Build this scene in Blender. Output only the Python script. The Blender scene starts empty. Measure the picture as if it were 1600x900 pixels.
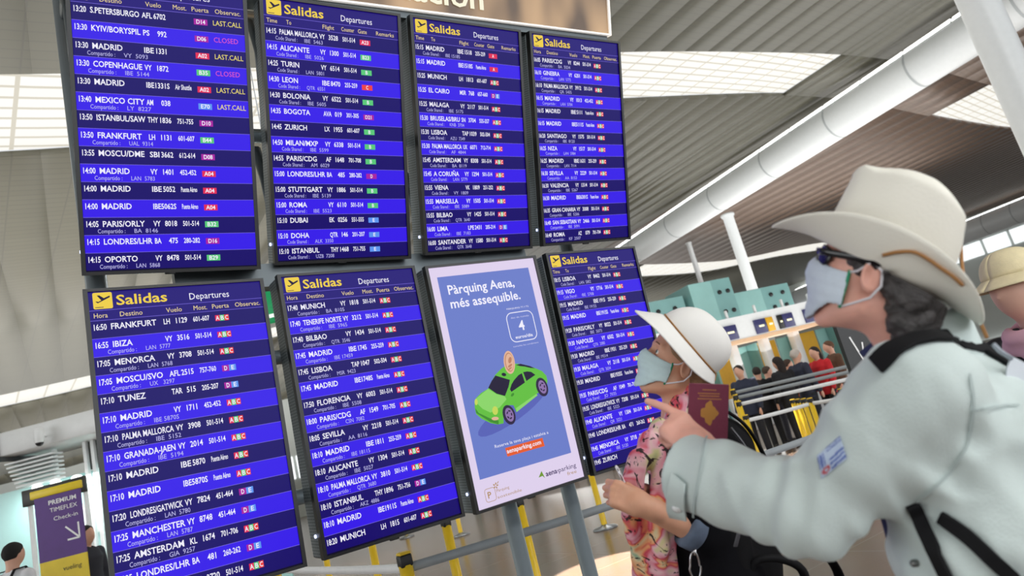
import bpy, bmesh, math, random
import numpy as np
from mathutils import Matrix, Vector
random.seed(7)
SC = bpy.context.scene
COL = SC.collection
# ------------------------------------------------------------------ camera
FPX = 1082.454
CAMZ = 1.36; DZ = CAMZ-1.28
_p, _r, _y = 0.2187, -0.2520, 0.5971
CF = np.array([math.sin(_y)*math.cos(_p), math.cos(_y)*math.cos(_p), math.sin(_p)])
_r0 = np.array([math.cos(_y), -math.sin(_y), 0.0]); _u0 = np.cross(_r0, CF)
CR = math.cos(_r)*_r0 + math.sin(_r)*_u0
CU = -math.sin(_r)*_r0 + math.cos(_r)*_u0
CO = np.array([0.0, 0.0, CAMZ])
cam_data = bpy.data.cameras.new('camera'); cam = bpy.data.objects.new('camera', cam_data); COL.objects.link(cam)
cam_data.sensor_width = 36.0; cam_data.lens = FPX/1600*36.0
cam_data.clip_start = 0.05; cam_data.clip_end = 500
cam_data.dof.use_dof = True; cam_data.dof.focus_distance = 3.2; cam_data.dof.aperture_fstop = 3.2
mw = Matrix.Identity(4)
for i in range(3):
    mw[i][0] = CR[i]; mw[i][1] = CU[i]; mw[i][2] = -CF[i]; mw[i][3] = CO[i]
cam.matrix_world = mw
SC.camera = cam
# ------------------------------------------------------------------ light
SC.view_settings.view_transform = 'Standard'; SC.view_settings.look = 'None'
SC.view_settings.gamma = 1.0; SC.view_settings.exposure = 0.0
SC.view_settings.use_curve_mapping = False
world = bpy.data.worlds.new('daylight'); SC.world = world; world.use_nodes = True
_bg = world.node_tree.nodes['Background']
_bg.inputs[0].default_value = (0.93, 0.97, 1.0, 1); _bg.inputs[1].default_value = 0.85
def area_light(name, loc, target, sx, sy, power, color=(1, 1, 1)):
    l = bpy.data.lights.new(name, 'AREA'); l.shape = 'RECTANGLE'; l.size = sx; l.size_y = sy; l.energy = power; l.color = color
    o = bpy.data.objects.new(name, l); COL.objects.link(o)
    o.location = loc
    o.rotation_euler = (Vector(target)-Vector(loc)).to_track_quat('-Z', 'Y').to_euler()
    return o
area_light('fill_front', (6, -16, 4.5), (6, 4, 5.5), 44, 8, 2900, (.95, .98, 1))  # added fill from behind the camera, stands in for unseen glazing
area_light('hall_fill_east', (26, 16, 4.2), (24, 15, 12), 14, 30, 2500, (1, .98, .95))  # added upward fill, no real fixture; lifts the roof tube and ceiling
area_light('hall_fill_north', (24, 50, 4.2), (24, 50, 12), 60, 22, 6500, (1, .98, .95))  # added fill for the dark far ceiling, not a hall fixture
area_light('hall_fill_west', (-4, 24, 4.2), (-4, 24, 12), 24, 26, 3800, (1, .98, .95))  # added fill that brightens the left ceiling from below, no lamp seen
area_light('fill_west', (-15, 9, 3.6), (1.5, 1.5, 1.4), 16, 6, 900, (.97, .99, 1))  # added side fill for the shaded faces, no window built there
area_light('skylight_near', (4, 11.5, 9.3), (4, 11.5, 0), 18, 2.4, 900, (1, .99, .96))
area_light('top_fill_behind', (0, -6, 9.0), (1.0, 2.0, 1.0), 16, 3, 1500, (1, .99, .97))  # unseen lamp behind the camera, added as top light on hats and shoulders
def beam_spot(name, target, h, deg, power):
    """a sunbeam falling through a skylight onto the floor"""
    l = bpy.data.lights.new(name, 'SPOT'); l.energy = power; l.spot_size = math.radians(deg); l.spot_blend = 0.12; l.shadow_soft_size = 0.05; l.color = (1, .95, .88)
    o = bpy.data.objects.new(name, l); COL.objects.link(o); o.location = (target[0]+2.2, target[1]+3.0, h)
    o.rotation_euler = (Vector((target[0], target[1], 0))-o.location).to_track_quat('-Z', 'Y').to_euler()
    return o
# ------------------------------------------------------------------ pixel helpers (1600 x 900 frame -> world)
def ray(x, y): return CF + CR*((x-800)/FPX) - CU*((y-450)/FPX)
def at(x, y, d): return CO + ray(x, y)*d
def on_z(x, y, z):
    v = ray(x, y); return CO + v*((z-CAMZ)/v[2])
def on_y(x, y, Y):
    v = ray(x, y); return CO + v*(Y/v[1])
beam_spot('sunbeam_near', on_z(955, 888, 0), 8.2, 8.5, 26000)
beam_spot('sunbeam_far', on_z(1262, 706, 0), 8.4, 6, 14000)
# ------------------------------------------------------------------ materials
def lin(c):
    out = []
    for k in c[:3]:
        k = k/255.0
        out.append(k/12.92 if k <= 0.04045 else ((k+0.055)/1.055)**2.4)
    return tuple(out)
_M = {}
def mat(name, rgb, rough=0.5, metal=0.0, noise=0.05, nscale=9.0, bump=0.0, bscale=60.0, emit=None, es=1.0, spec=0.5, sheen=0.0, stretch=None):
    if name in _M: return _M[name]
    m = bpy.data.materials.new(name); m.use_nodes = True; _M[name] = m
    nt = m.node_tree; n = nt.nodes; L = nt.links
    b = n['Principled BSDF']
    b.inputs['Roughness'].default_value = rough; b.inputs['Metallic'].default_value = metal
    b.inputs['Specular IOR Level'].default_value = spec
    if sheen: b.inputs['Sheen Weight'].default_value = sheen
    c = lin(rgb)
    tc = n.new('ShaderNodeTexCoord'); mp = n.new('ShaderNodeMapping'); L.new(tc.outputs['Object'], mp.inputs[0])
    if stretch: mp.inputs['Scale'].default_value = stretch
    nz = n.new('ShaderNodeTexNoise'); nz.inputs['Scale'].default_value = nscale; nz.inputs['Detail'].default_value = 4
    L.new(mp.outputs[0], nz.inputs['Vector'])
    mx = n.new('ShaderNodeMix'); mx.data_type = 'RGBA'
    mx.inputs['A'].default_value = (*[max(0, k*(1-noise*2)) for k in c], 1); mx.inputs['B'].default_value = (*[min(1, k*(1+noise*2)) for k in c], 1)
    L.new(nz.outputs['Fac'], mx.inputs['Factor']); L.new(mx.outputs['Result'], b.inputs['Base Color'])
    if bump:
        n2 = n.new('ShaderNodeTexNoise'); n2.inputs['Scale'].default_value = bscale; n2.inputs['Detail'].default_value = 3
        L.new(mp.outputs[0], n2.inputs['Vector'])
        bp = n.new('ShaderNodeBump'); bp.inputs['Strength'].default_value = bump; bp.inputs['Distance'].default_value = 0.01
        L.new(n2.outputs['Fac'], bp.inputs['Height']); L.new(bp.outputs[0], b.inputs['Normal'])
    if emit is not None:
        b.inputs['Emission Color'].default_value = (*lin(emit), 1); b.inputs['Emission Strength'].default_value = es
    return m
def emat(name, rgb, es=1.0, rough=0.35):
    """a self-lit screen surface: near-black glass that gives off its own colour"""
    if name in _M: return _M[name]
    m = mat(name, (3, 3, 4), rough, 0, 0.0, emit=rgb, es=es, spec=0.12)
    return m
# ------------------------------------------------------------------ mesh builder
PM = {}
class MB:
    def __init__(s): s.v = []; s.f = []; s.mi = []; s.sm = []
    def add(s, verts, faces, mi=0, M=None, smooth=False):
        k = len(s.v)
        if M is not None: verts = [tuple(M @ Vector(p)) for p in verts]
        s.v += [tuple(float(c) for c in p) for p in verts]
        for f in faces: s.f.append(tuple(i+k for i in f)); s.mi.append(mi); s.sm.append(smooth)
        return s
    def box(s, x0, x1, y0, y1, z0, z1, mi=0, M=None):
        v = [(x0,y0,z0),(x1,y0,z0),(x1,y1,z0),(x0,y1,z0),(x0,y0,z1),(x1,y0,z1),(x1,y1,z1),(x0,y1,z1)]
        return s.add(v, [(0,3,2,1),(4,5,6,7),(0,1,5,4),(1,2,6,5),(2,3,7,6),(3,0,4,7)], mi, M)
    def rbox(s, c, size, r=0.01, seg=2, mi=0, M=None, smooth=True):
        bm = bmesh.new(); bmesh.ops.create_cube(bm, size=1.0)
        bmesh.ops.scale(bm, vec=size, verts=bm.verts)
        bmesh.ops.bevel(bm, geom=list(bm.edges), offset=min(r, min(size)*0.49), segments=seg, profile=0.5, affect='EDGES')
        bmesh.ops.translate(bm, vec=c, verts=bm.verts)
        bm.verts.index_update()
        s.add([tuple(v.co) for v in bm.verts], [[v.index for v in f.verts] for f in bm.faces], mi, M, smooth); bm.free(); return s
    def tube(s, path, r, seg=12, mi=0, M=None, cap=True, flat=None, updir=None):
        """swept tube; r number or list; flat=(a,b) gives an elliptical section a x b"""
        P = [np.array(p, float) for p in path]; n = len(P)
        rr = [r]*n if not hasattr(r, '__len__') else list(r)
        T = []
        for i in range(n):
            t = P[min(i+1, n-1)]-P[max(i-1, 0)]; T.append(t/(np.linalg.norm(t)+1e-12))
        up = np.array(updir if updir is not None else ((0, 0, 1) if abs(T[0][2]) < .9 else (1, 0, 0)), float)
        verts = []; faces = []
        for i in range(n):
            t = T[i]; a = up - t*(up@t); a /= (np.linalg.norm(a)+1e-12); b = np.cross(t, a)
            if updir is None: up = a
            for k in range(seg):
                an = 2*math.pi*k/seg; ca, sa = math.cos(an), math.sin(an)
                if flat: verts.append(P[i]+(a*ca*flat[0]+b*sa*flat[1])*rr[i])
                else: verts.append(P[i]+(a*ca+b*sa)*rr[i])
        for i in range(n-1):
            for k in range(seg):
                k2 = (k+1) % seg; faces.append((i*seg+k, i*seg+k2, (i+1)*seg+k2, (i+1)*seg+k))
        if cap:
            faces.append(tuple(range(seg))[::-1]); faces.append(tuple((n-1)*seg+k for k in range(seg)))
        return s.add(verts, faces, mi, M, True)
    def lathe(s, prof, seg=24, mi=0, M=None, smooth=True):
        verts = []; faces = []
        for (r, z) in prof:
            for k in range(seg):
                a = 2*math.pi*k/seg; verts.append((r*math.cos(a), r*math.sin(a), z))
        for i in range(len(prof)-1):
            for k in range(seg):
                k2 = (k+1) % seg; faces.append((i*seg+k, i*seg+k2, (i+1)*seg+k2, (i+1)*seg+k))
        return s.add(verts, faces, mi, M, smooth)
    def poly(s, pts, mi=0, M=None): return s.add(pts, [tuple(range(len(pts)))], mi, M)
    def prism(s, pts, ext, mi=0, M=None):
        """closed prism from a planar outline (3D points) extruded by vector ext"""
        n = len(pts); p2 = [tuple(np.array(p, float)+np.array(ext, float)) for p in pts]
        f = [tuple(range(n)), tuple(range(2*n-1, n-1, -1))]
        for i in range(n): j = (i+1) % n; f.append((j, i, n+i, n+j))
        return s.add(list(pts)+p2, f, mi, M)
    def ball(s, c, r, mi=0, M=None, su=16, sv=10):
        r = (r, r, r) if not hasattr(r, '__len__') else r
        v = []; f = []
        for i in range(sv+1):
            t = math.pi*i/sv
            for k in range(su):
                a = 2*math.pi*k/su
                v.append((c[0]+r[0]*math.sin(t)*math.cos(a), c[1]+r[1]*math.sin(t)*math.sin(a), c[2]+r[2]*math.cos(t)))
        for i in range(sv):
            for k in range(su):
                k2 = (k+1) % su; f.append((i*su+k, (i+1)*su+k, (i+1)*su+k2, i*su+k2))
        return s.add(v, f, mi, M, True)
    def sheet(s, fn, nu, nv, mi=0, M=None, closed=False):
        v = []; f = []
        for i in range(nu):
            for j in range(nv): v.append(tuple(fn(i/(nu-1) if not closed else i/nu, j/(nv-1))))
        for i in range(nu if closed else nu-1):
            i2 = (i+1) % nu
            for j in range(nv-1): f.append((i*nv+j, i2*nv+j, i2*nv+j+1, i*nv+j+1))
        return s.add(v, f, mi, M, True)
    def build(s, name, mats, parent=None, world=True, solid=0.0, sub=0, weld=False):
        me = bpy.data.meshes.new(name)
        v = s.v
        if parent is not None and world and parent.name in PM:
            A = np.array(PM[parent.name].inverted()); vv = np.array(v)
            v = [tuple(p) for p in (vv @ A[:3, :3].T + A[:3, 3])]
        me.from_pydata(v, [], s.f)
        for m in (mats if isinstance(mats, (list, tuple)) else [mats]): me.materials.append(m)
        me.polygons.foreach_set('material_index', s.mi); me.polygons.foreach_set('use_smooth', s.sm)
        me.update()
        return link(name, me, parent, solid, sub)
def link(name, me, parent=None, solid=0.0, sub=0):
    o = bpy.data.objects.new(name, me); COL.objects.link(o)
    if parent is not None:
        o.parent = parent; PM[o.name] = PM.get(parent.name, Matrix.Identity(4))
    else: PM[o.name] = Matrix.Identity(4)
    if solid:
        md = o.modifiers.new('thickness', 'SOLIDIFY'); md.thickness = solid; md.offset = 0
    if sub:
        md = o.modifiers.new('smooth', 'SUBSURF'); md.levels = sub; md.render_levels = sub
    return o
def tag(o, label=None, cat=None, group=None, kind=None):
    if label: o['label'] = label
    if cat: o['category'] = cat
    if group: o['group'] = group
    if kind: o['kind'] = kind
    return o
def root(name, M, label, cat, group=None):
    o = bpy.data.objects.new(name, None); COL.objects.link(o); o.empty_display_size = 0.1
    if not isinstance(M, Matrix): M = Matrix.Translation(Vector([float(k) for k in M]))
    o.matrix_world = M; PM[o.name] = M.copy()
    return tag(o, label, cat, group)
def struct(o): o['kind'] = 'structure'; return o
def copy_tree(o, M, label=None):
    c = o.copy(); COL.objects.link(c); c.matrix_world = M; PM[c.name] = M.copy()
    if label: c['label'] = label
    for ch in list(o.children):
        d = ch.copy(); COL.objects.link(d); d.parent = c
        for g in list(ch.children):
            e = g.copy(); COL.objects.link(e); e.parent = d
    return c
def T(x, y, z): return Matrix.Translation((float(x), float(y), float(z)))
def frame(o, x, y, z):
    """4x4 from origin and three axis vectors"""
    m = Matrix.Identity(4)
    for i in range(3): m[i][0] = float(x[i]); m[i][1] = float(y[i]); m[i][2] = float(z[i]); m[i][3] = float(o[i])
    return m
# ------------------------------------------------------------------ lettering: each glyph is meshed once
_CH = "ABCDEFGHIJKLMNOPQRSTUVWXYZÑÀabcdefghijklmnopqrstuvwxyzàéíñóç0123456789.,:/-'"
GL = {}
def _make_glyphs():
    todo = []
    for bold in (0, 1):
        for ch in ['I'] + list(_CH):
            for s in ((ch,) if ch == 'I' and (bold, 'I', 0) not in [t[0] for t in todo] else ()):
                pass
        for k, st in [((bold, ch, 0), ch) for ch in _CH] + [((bold, ch, 1), ch+'I') for ch in _CH]:
            cu = bpy.data.curves.new('g', 'FONT'); cu.body = st; cu.resolution_u = 2; cu.fill_mode = 'FRONT'
            if bold: cu.offset = 0.017
            o = bpy.data.objects.new('g', cu); COL.objects.link(o); todo.append((k, o, cu))
    bpy.context.view_layer.update()
    dg = bpy.context.evaluated_depsgraph_get()
    adv = {}
    for k, o, cu in todo:
        ev = o.evaluated_get(dg); me = ev.to_mesh()
        co = [tuple(v.co) for v in me.vertices]
        if k[2] == 0: GL[(k[0], k[1])] = [co, [tuple(p.vertices) for p in me.polygons], 0.0]
        else: adv[(k[0], k[1])] = max(c[0] for c in co)
        ev.to_mesh_clear()
    for k, o, cu in todo: bpy.data.objects.remove(o); bpy.data.curves.remove(cu)
    for b in (0, 1):
        imax = max(c[0] for c in GL[(b, 'I')][0])
        for ch in _CH: GL[(b, ch)][2] = adv[(b, ch)] - imax
    return max(c[1] for c in GL[(0, 'H')][0])
CAPH = _make_glyphs()
def text_width(s, cap, bold=0):
    return sum((GL[(bold, c)][2] if c != ' ' else 0.28) for c in s)*cap/CAPH
def text(mb, s, u, v, cap, mi=0, bold=0, fit=None, maxw=None, align='l', y=-0.002, M=None, slant=0.0):
    """writes s on the local x/z plane, baseline at (u, -v), capital height cap"""
    k = cap/CAPH; w = text_width(s, cap, bold); sx = 1.0
    if fit: sx = fit/w
    elif maxw and w > maxw: sx = maxw/w
    w *= sx
    x = u - (w if align == 'r' else w/2 if align == 'c' else 0)
    for ch in s:
        if ch == ' ': x += 0.28*k*sx; continue
        co, fa, ad = GL[(bold, ch)]
        mb.add([(x+(p[0]+slant*p[1])*k*sx, y, -v+p[1]*k) for p in co], fa, mi, M); x += ad*k*sx
    return w
# ================================================================== the hall
def nodes_of(m): return m.node_tree.nodes, m.node_tree.links
# floor: polished brown-grey stone
fm = bpy.data.materials.new('polished stone'); fm.use_nodes = True
n, L = nodes_of(fm); b = n['Principled BSDF']; b.inputs['Roughness'].default_value = 0.24; b.inputs['Specular IOR Level'].default_value = 0.3
tc = n.new('ShaderNodeTexCoord'); br = n.new('ShaderNodeTexBrick'); L.new(tc.outputs['Object'], br.inputs['Vector'])
br.offset = 0; br.inputs['Scale'].default_value = 1.0; br.inputs['Brick Width'].default_value = 1.2; br.inputs['Row Height'].default_value = 1.2
br.inputs['Mortar Size'].default_value = 0.006
br.inputs['Color1'].default_value = (*lin((128, 107, 92)), 1); br.inputs['Color2'].default_value = (*lin((121, 101, 86)), 1); br.inputs['Mortar'].default_value = (*lin((142, 128, 116)), 1)
nz = n.new('ShaderNodeTexNoise'); nz.inputs['Scale'].default_value = 1.5; nz.inputs['Detail'].default_value = 8; L.new(tc.outputs['Object'], nz.inputs['Vector'])
mx = n.new('ShaderNodeMix'); mx.data_type = 'RGBA'; mx.blend_type = 'MULTIPLY'; mx.inputs['Factor'].default_value = 0.25
L.new(br.outputs['Color'], mx.inputs['A']); L.new(nz.outputs['Color'], mx.inputs['B']); L.new(mx.outputs['Result'], b.inputs['Base Color'])
mb = MB(); mb.box(-30, 75, -25, 95, -0.2, 0.0); struct(mb.build('floor', fm))
# ceiling: long slatted wave with skylight bands
_cx = [-40, -15, 0, 13.2, 23.4, 28, 34, 43, 53, 72, 80]; _cz = [6.9, 7.4, 8.4, 10.4, 11.45, 11.6, 11.05, 10.7, 11.5, 11.9, 11.9]
_fx = np.linspace(-40, 80, 481); _fz = np.interp(_fx, _cx, _cz)
for _ in range(3): _fz = np.convolve(np.pad(_fz, 8, mode='edge'), np.ones(17)/17, 'valid')
def ceil_z(x): return float(np.interp(x, _fx, _fz))
def slat_mat(nm, c1, c2, c3):
    m = bpy.data.materials.new(nm); m.use_nodes = True
    n, L = nodes_of(m); b = n['Principled BSDF']; b.inputs['Roughness'].default_value = 0.42
    tc = n.new('ShaderNodeTexCoord'); mp = n.new('ShaderNodeMapping'); mp.inputs['Rotation'].default_value = (0, 0, math.radians(-6)); L.new(tc.outputs['Object'], mp.inputs[0])
    br = n.new('ShaderNodeTexBrick'); br.offset = 0; br.inputs['Scale'].default_value = 1; br.inputs['Brick Width'].default_value = 1.0; br.inputs['Row Height'].default_value = 0.22
    br.inputs['Mortar Size'].default_value = 0.014; L.new(mp.outputs[0], br.inputs['Vector'])
    for k, c in (('Color1', c1), ('Color2', c2), ('Mortar', c3)): br.inputs[k].default_value = (*lin(c), 1)
    L.new(br.outputs['Color'], b.inputs['Base Color'])
    bp = n.new('ShaderNodeBump'); bp.inputs['Strength'].default_value = 0.08; bp.inputs['Distance'].default_value = 0.02; bp.invert = True
    L.new(br.outputs['Fac'], bp.inputs['Height']); L.new(bp.outputs[0], b.inputs['Normal'])
    return m
cm = slat_mat('ceiling slats', (99, 97, 84), (96, 94, 81), (89, 87, 77)); cm2 = slat_mat('ceiling warm slats', (122, 103, 90), (117, 98, 86), (106, 90, 80))
XS = [x for x in np.arange(-40, 80.1, 1.0)]; XS = sorted(set(XS) | {23.4, 34.0, 26.0})
YB = [-30, -8, -5, 11.0, 13.6, 33.5, 36.5, 60, 95]
def is_sky(xm, j):
    y0 = YB[j]
    if y0 == 11.0: return xm < 23.4 or xm > 34.0
    if y0 == 33.5: return xm < 26.0 or xm > 34.0
    return y0 == -8 and xm < 26
mb = MB(); sky = {}
for i in range(len(XS)-1):
    xa, xb = XS[i], XS[i+1]; za, zb = ceil_z(xa), ceil_z(xb)
    for j in range(len(YB)-1):
        ya, yb = YB[j], YB[j+1]
        q = [(xa, ya, za), (xa, yb, za), (xb, yb, zb), (xb, ya, zb)]
        if is_sky((xa+xb)/2, j): sky.setdefault((ya, xa > 28), []).append(q)
        else: mb.add(q, [(0, 1, 2, 3)], int(xa >= 28 and ya < 30), None, True)
struct(mb.build('ceiling', [cm, cm2], solid=0.12))
# skylights: bright sky behind a louvre grid
km = bpy.data.materials.new('skylight glass'); km.use_nodes = True
n, L = nodes_of(km); b = n['Principled BSDF']; b.inputs['Base Color'].default_value = (.02, .02, .02, 1); b.inputs['Specular IOR Level'].default_value = 0.1
tc = n.new('ShaderNodeTexCoord'); br = n.new('ShaderNodeTexBrick'); br.offset = 0; br.inputs['Scale'].default_value = 1
mp = n.new('ShaderNodeMapping'); mp.inputs['Rotation'].default_value = (0, 0, math.radians(-6)); L.new(tc.outputs['Object'], mp.inputs[0])
br.inputs['Brick Width'].default_value = 1.0; br.inputs['Row Height'].default_value = 0.32; br.inputs['Mortar Size'].default_value = 0.035
br.inputs['Color1'].default_value = (1, .985, .93, 1); br.inputs['Color2'].default_value = (.97, .95, .89, 1); br.inputs['Mortar'].default_value = (*lin((214, 208, 192)), 1)
L.new(mp.outputs[0], br.inputs['Vector']); L.new(br.outputs['Color'], b.inputs['Emission Color']); b.inputs['Emission Strength'].default_value = 1.0
for i, (k, qs) in enumerate(sorted(sky.items())):
    mb = MB()
    for q in qs: mb.add([(p[0], p[1], p[2]+0.10) for p in q], [(0, 1, 2, 3)])
    struct(mb.build('window_%d' % (i+1), km, solid=0.04))
# the two big white tubes with a line of lamps along their upper edge
white = mat('white painted steel', (238, 242, 243), 0.35, 0, 0.02)
tubes = []
def roof_tube(pn, pf, zc, wpx, name):
    A = on_z(*pn, zc); B = on_z(*pf, zc); d = (B-A)/np.linalg.norm(B-A)
    dep = (A-CO)@CF; r = wpx/2/FPX*dep
    P0 = A-d*14; P1 = B+d*26
    mb = MB(); N = 34
    pts = [P0+(P1-P0)*i/N for i in range(N+1)]
    mb.tube(pts, r, 32)
    o = struct(mb.build(name, white))
    # joint rings
    rb = MB()
    for i in range(1, N, 2): rb.tube([pts[i]-d*0.04, pts[i]+d*0.04], r*1.012, 32, cap=False)
    rb.build('seam_ring', mat('seam grey', (190, 196, 198), .4), o)
    return pts, d, r, o
lamp_m = mat('lamp diffuser', (240, 240, 240), .5, emit=(255, 255, 252), es=3.5)
lamp_b = mat('lamp tray', (205, 208, 208), .5)
def tube_lamps(pts, d, r, beam):
    for i in range(len(pts)-1):
        A, B = pts[i], pts[i+1]; c = (A+B)/2
        v = CO-c; v = v-d*(v@d); v /= np.linalg.norm(v)
        side = np.cross(d, v)
        if side @ np.array([-1, 0, 0.6]) < 0: side = -side
        nrm = side*0.93+v*0.30; nrm /= np.linalg.norm(nrm)
        if (c-CO)@CF < 3: continue
        ln = np.linalg.norm(B-A)*0.485
        R_ = frame(c+nrm*(r+0.05), d, np.cross(nrm, d), nrm)
        lp = MB().rbox((0, 0, -0.03), (ln*2, 0.30, 0.07), 0.01, 1, 0, R_).build('lamp', lamp_b, beam)
        MB().rbox((0, 0, 0.02), (ln*1.97, 0.24, 0.05), 0.02, 2, 0, R_).build('diffuser', lamp_m, lp)
T1 = roof_tube((1515, 55), (992, 392), 10.2, 68, 'beam_1')
T2 = roof_tube((1600, 328), (1515, 361), 10.2, 36, 'beam_2')
tube_lamps(*T1)
tube_lamps(*T2)
# columns
def column(px, d, r, name, zt=None):
    c = at(*px, d); zt = zt or ceil_z(c[0])
    mb = MB(); mb.lathe([(0, 0), (r*1.25, 0), (r*1.25, 0.05), (r, 0.06), (r, zt*0.5), (r, zt-0.2), (r*1.3, zt-0.1), (r*1.3, zt), (0, zt)], 36, 0, T(c[0], c[1], 0))
    return struct(mb.build(name, white))
column((1527, 0), 14.5, 0.36, 'pillar_1')
column((1158, 400), 34, 0.26, 'pillar_2', 9.7)
column((1095, 440), 44, 0.16, 'pillar_3')
# far walls of the hall
wall_m = mat('pale green-grey cladding', (222, 228, 224), .5, 0, .04, .5)
struct(MB().box(-42, 76, 66, 66.3, 0, 12.5).build('wall_north', wall_m))
struct(MB().box(75.6, 76, -10, 66, 0, 12.5).build('wall_east', wall_m))
struct(MB().box(-42.3, -42, 8, 66, 0, 8.2).build('wall_west', wall_m))
glow = mat('clerestory glass', (220, 226, 226), .3, emit=(244, 248, 250), es=1.1)
mb = MB()
for k in range(30): mb.box(75.5, 75.58, -8+k*2.4, -8+k*2.4+2.1, 7.9, 9.3)
struct(mb.build('window_8', glow))
mb = MB()
for k in range(38): mb.box(-40+k*3.0, -40+k*3.0+2.7, 65.9, 65.98, 3.4, 5.4)
struct(mb.build('window_9', glow))
# ================================================================== departures display
MW, MH = 0.70, 1.2636
def rot3(rx, ry, rz):
    return (Matrix.Rotation(rz, 4, 'Z') @ Matrix.Rotation(ry, 4, 'Y') @ Matrix.Rotation(rx, 4, 'X'))
POSE = [(.122, 2.991, 2.983, .308, .082, -.132), (.897, 2.983, 2.968, .362, .035, -.038), (1.670, 2.963, 2.959, .345, .007, -.009), (2.449, 2.966, 2.965, .344, -.003, -.021),
        (.082, 3.102, 1.660, .017, .015, .005), (.845, 3.091, 1.650, .049, -.002, .036), (1.603, 3.115, 1.639, .072, -.015, -.012), (2.353, 3.095, 1.651, .085, -.006, .007)]
def pose_matrix(i):
    x, y, z, rx, ry, rz = POSE[i]
    return T(x, y, z+DZ) @ rot3(rx, ry, rz) @ T(0, 0, MH/2)      # local: x across, -z down, y into the case; origin top left
ABC, DE = 'ABC', 'DE'
R_ = {}
R_[0] = ('es', [("13:20","S.PETERSBURGO","AFL","6702","","D14","LAST.CALL",""),("13:30","KYIV/BORYSPIL","PS","992","","D06","CLOSED",""),("13:30","MADRID","IBE","1331","","A02","LAST.CALL","VY  5093"),
 ("13:30","COPENHAGUE","VY","1872","","B35","CLOSED","IBE  5144"),("13:30","MADRID","IBE1331S","","Air Shuttle","A02","LAST.CALL",""),("13:40","MEXICO CITY","AM","038","","E70","LAST.CALL","LY  8227"),
 ("13:50","ISTANBUL/SAW","THY","1836","751-755","D10","",""),("13:50","FRANKFURT","LH","1131","601-607","B44","","UAL  9314"),("13:55","MOSCU/DME","SBI","3662","612-614","D08","",""),
 ("14:00","MADRID","VY","1401","452-452","A04","","LAN  5783"),("14:00","MADRID","IBE","5052","Puente Aéreo","A04","",""),("14:00","MADRID","IBE5062S","","Puente Aéreo","A04","",""),
 ("14:05","PARIS/ORLY","VY","8018","501-514","B32","","BA  8146"),("14:15","LONDRES/LHR","BA","475","280-282","D16","",""),("14:15","OPORTO","VY","8478","501-514","B29","","LAN  5868")])
R_[1] = ('en', [("14:15","PALMA MALLORCA","VY","3528","501-514","A23","","IBE  5463"),("14:15","ALICANTE","VY","1300","501-514","B23","","IBE  5026"),("14:25","TURIN","VY","6514","501-514","B","","LAN  5801"),
 ("14:30","LEON","IBE","8470","255-259","C","","QTR  6551"),("14:30","BOLONIA","VY","6522","501-514","B","","IBE  5605"),("14:35","BOGOTA","AVA","019","301-305","D21","",""),("14:45","ZURICH","LX","1955","601-607","B","",""),
 ("14:50","MILAN/MXP","VY","6338","501-514","B","","IBE  5599"),("14:55","PARIS/CDG","AF","1648","701-708","B","","AM  6029"),("15:00","LONDRES/LHR","BA","485","280-282","D","",""),("15:00","STUTTGART","VY","1886","501-514","B","","IBE  5139"),
 ("15:00","ROMA","VY","6110","501-514","B","","IBE  5523"),("15:10","DUBAI","EK","0256","551-555","E","",""),("15:10","DOHA","QTR","146","201-207","E","","ALK  3350"),("15:10","ISTANBUL","THY","1468","751-755","E","","UZB  7208")])
R_[2] = ('en', [("15:15","MADRID","IBE","1518","255-259","A","","IBE 15185"),("15:15","MADRID","IBE1518S","","Puente Aéreo","A","",""),("15:25","MUNICH","LH","1813","601-607",ABC,"",""),("15:25","EL CAIRO","MSR","768","657-660",DE,"",""),
 ("15:25","MALAGA","VY","2117","501-514",ABC,"","IBE  5175"),("15:30","BRUSELAS/BRU","SN","3704","555-557",ABC,"","KNB  3704"),("15:30","LISBOA","TAP","1039","502-504",ABC,"","AZU  7349"),("15:30","PALMA MALLORCA","UX","6071","712-714",ABC,"","AF  4844"),
 ("15:45","AMSTERDAM","VY","8308","501-514",ABC,"","BA  8119"),("15:45","A CORUÑA","VY","1294","501-514",ABC,"","LAN  5779"),("15:55","VIENA","VK","1809","251-252",ABC,"","VY  1809"),("15:55","MARSELLA","VY","1505","501-514",ABC,"","IBE  5089"),
 ("15:55","BILBAO","VY","1425","501-514",ABC,"","QTR  3640"),("16:00","LIMA","LPE","2431","205-214",DE,"","IBE  7183"),("16:00","SANTANDER","VY","1580","501-514",ABC,"","QTR  3648")])
R_[3] = ('es', [("16:05","PARIS/CDG","VY","8244","501-514",ABC,"","BA  5034"),("16:10","GINEBRA","VY","6201","501-514",ABC,"","LAN  5775"),("16:10","PALMA MALLORCA","VY","3912","501-514",ABC,"","QR  5455"),("16:15","MADRID","VY","1013","452-452",ABC,"","LAN  5784"),
 ("16:15","MADRID","IBE","5111","Puente Aéreo",ABC,"",""),("16:15","MADRID","IBE5111S","","Puente Aéreo",ABC,"",""),("16:20","SANTIAGO","VY","1575","501-514",ABC,"","IBE  8120"),("16:25","NIZA","VY","1517","501-514",ABC,"","LAN  5984"),
 ("16:25","MADRID","IBE","1631","255-259",ABC,"","LAN  7114"),("16:30","SEVILLA","VY","2229","501-514",ABC,"","AA  8153"),("16:30","VALENCIA","VY","1314","501-514",ABC,"","IBE  5267"),("16:30","MADRID","IBE6301S","","Puente Aéreo",ABC,"",""),
 ("16:35","GRAN CANARIA","VY","3008","501-514",ABC,"","IBE  5286"),("16:40","SAN SEBASTIAN","VY","2466","501-514",ABC,"","IBE  5091"),("16:40","ROMA","AZ","079","701-704",ABC,"","KF  2507")])
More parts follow.
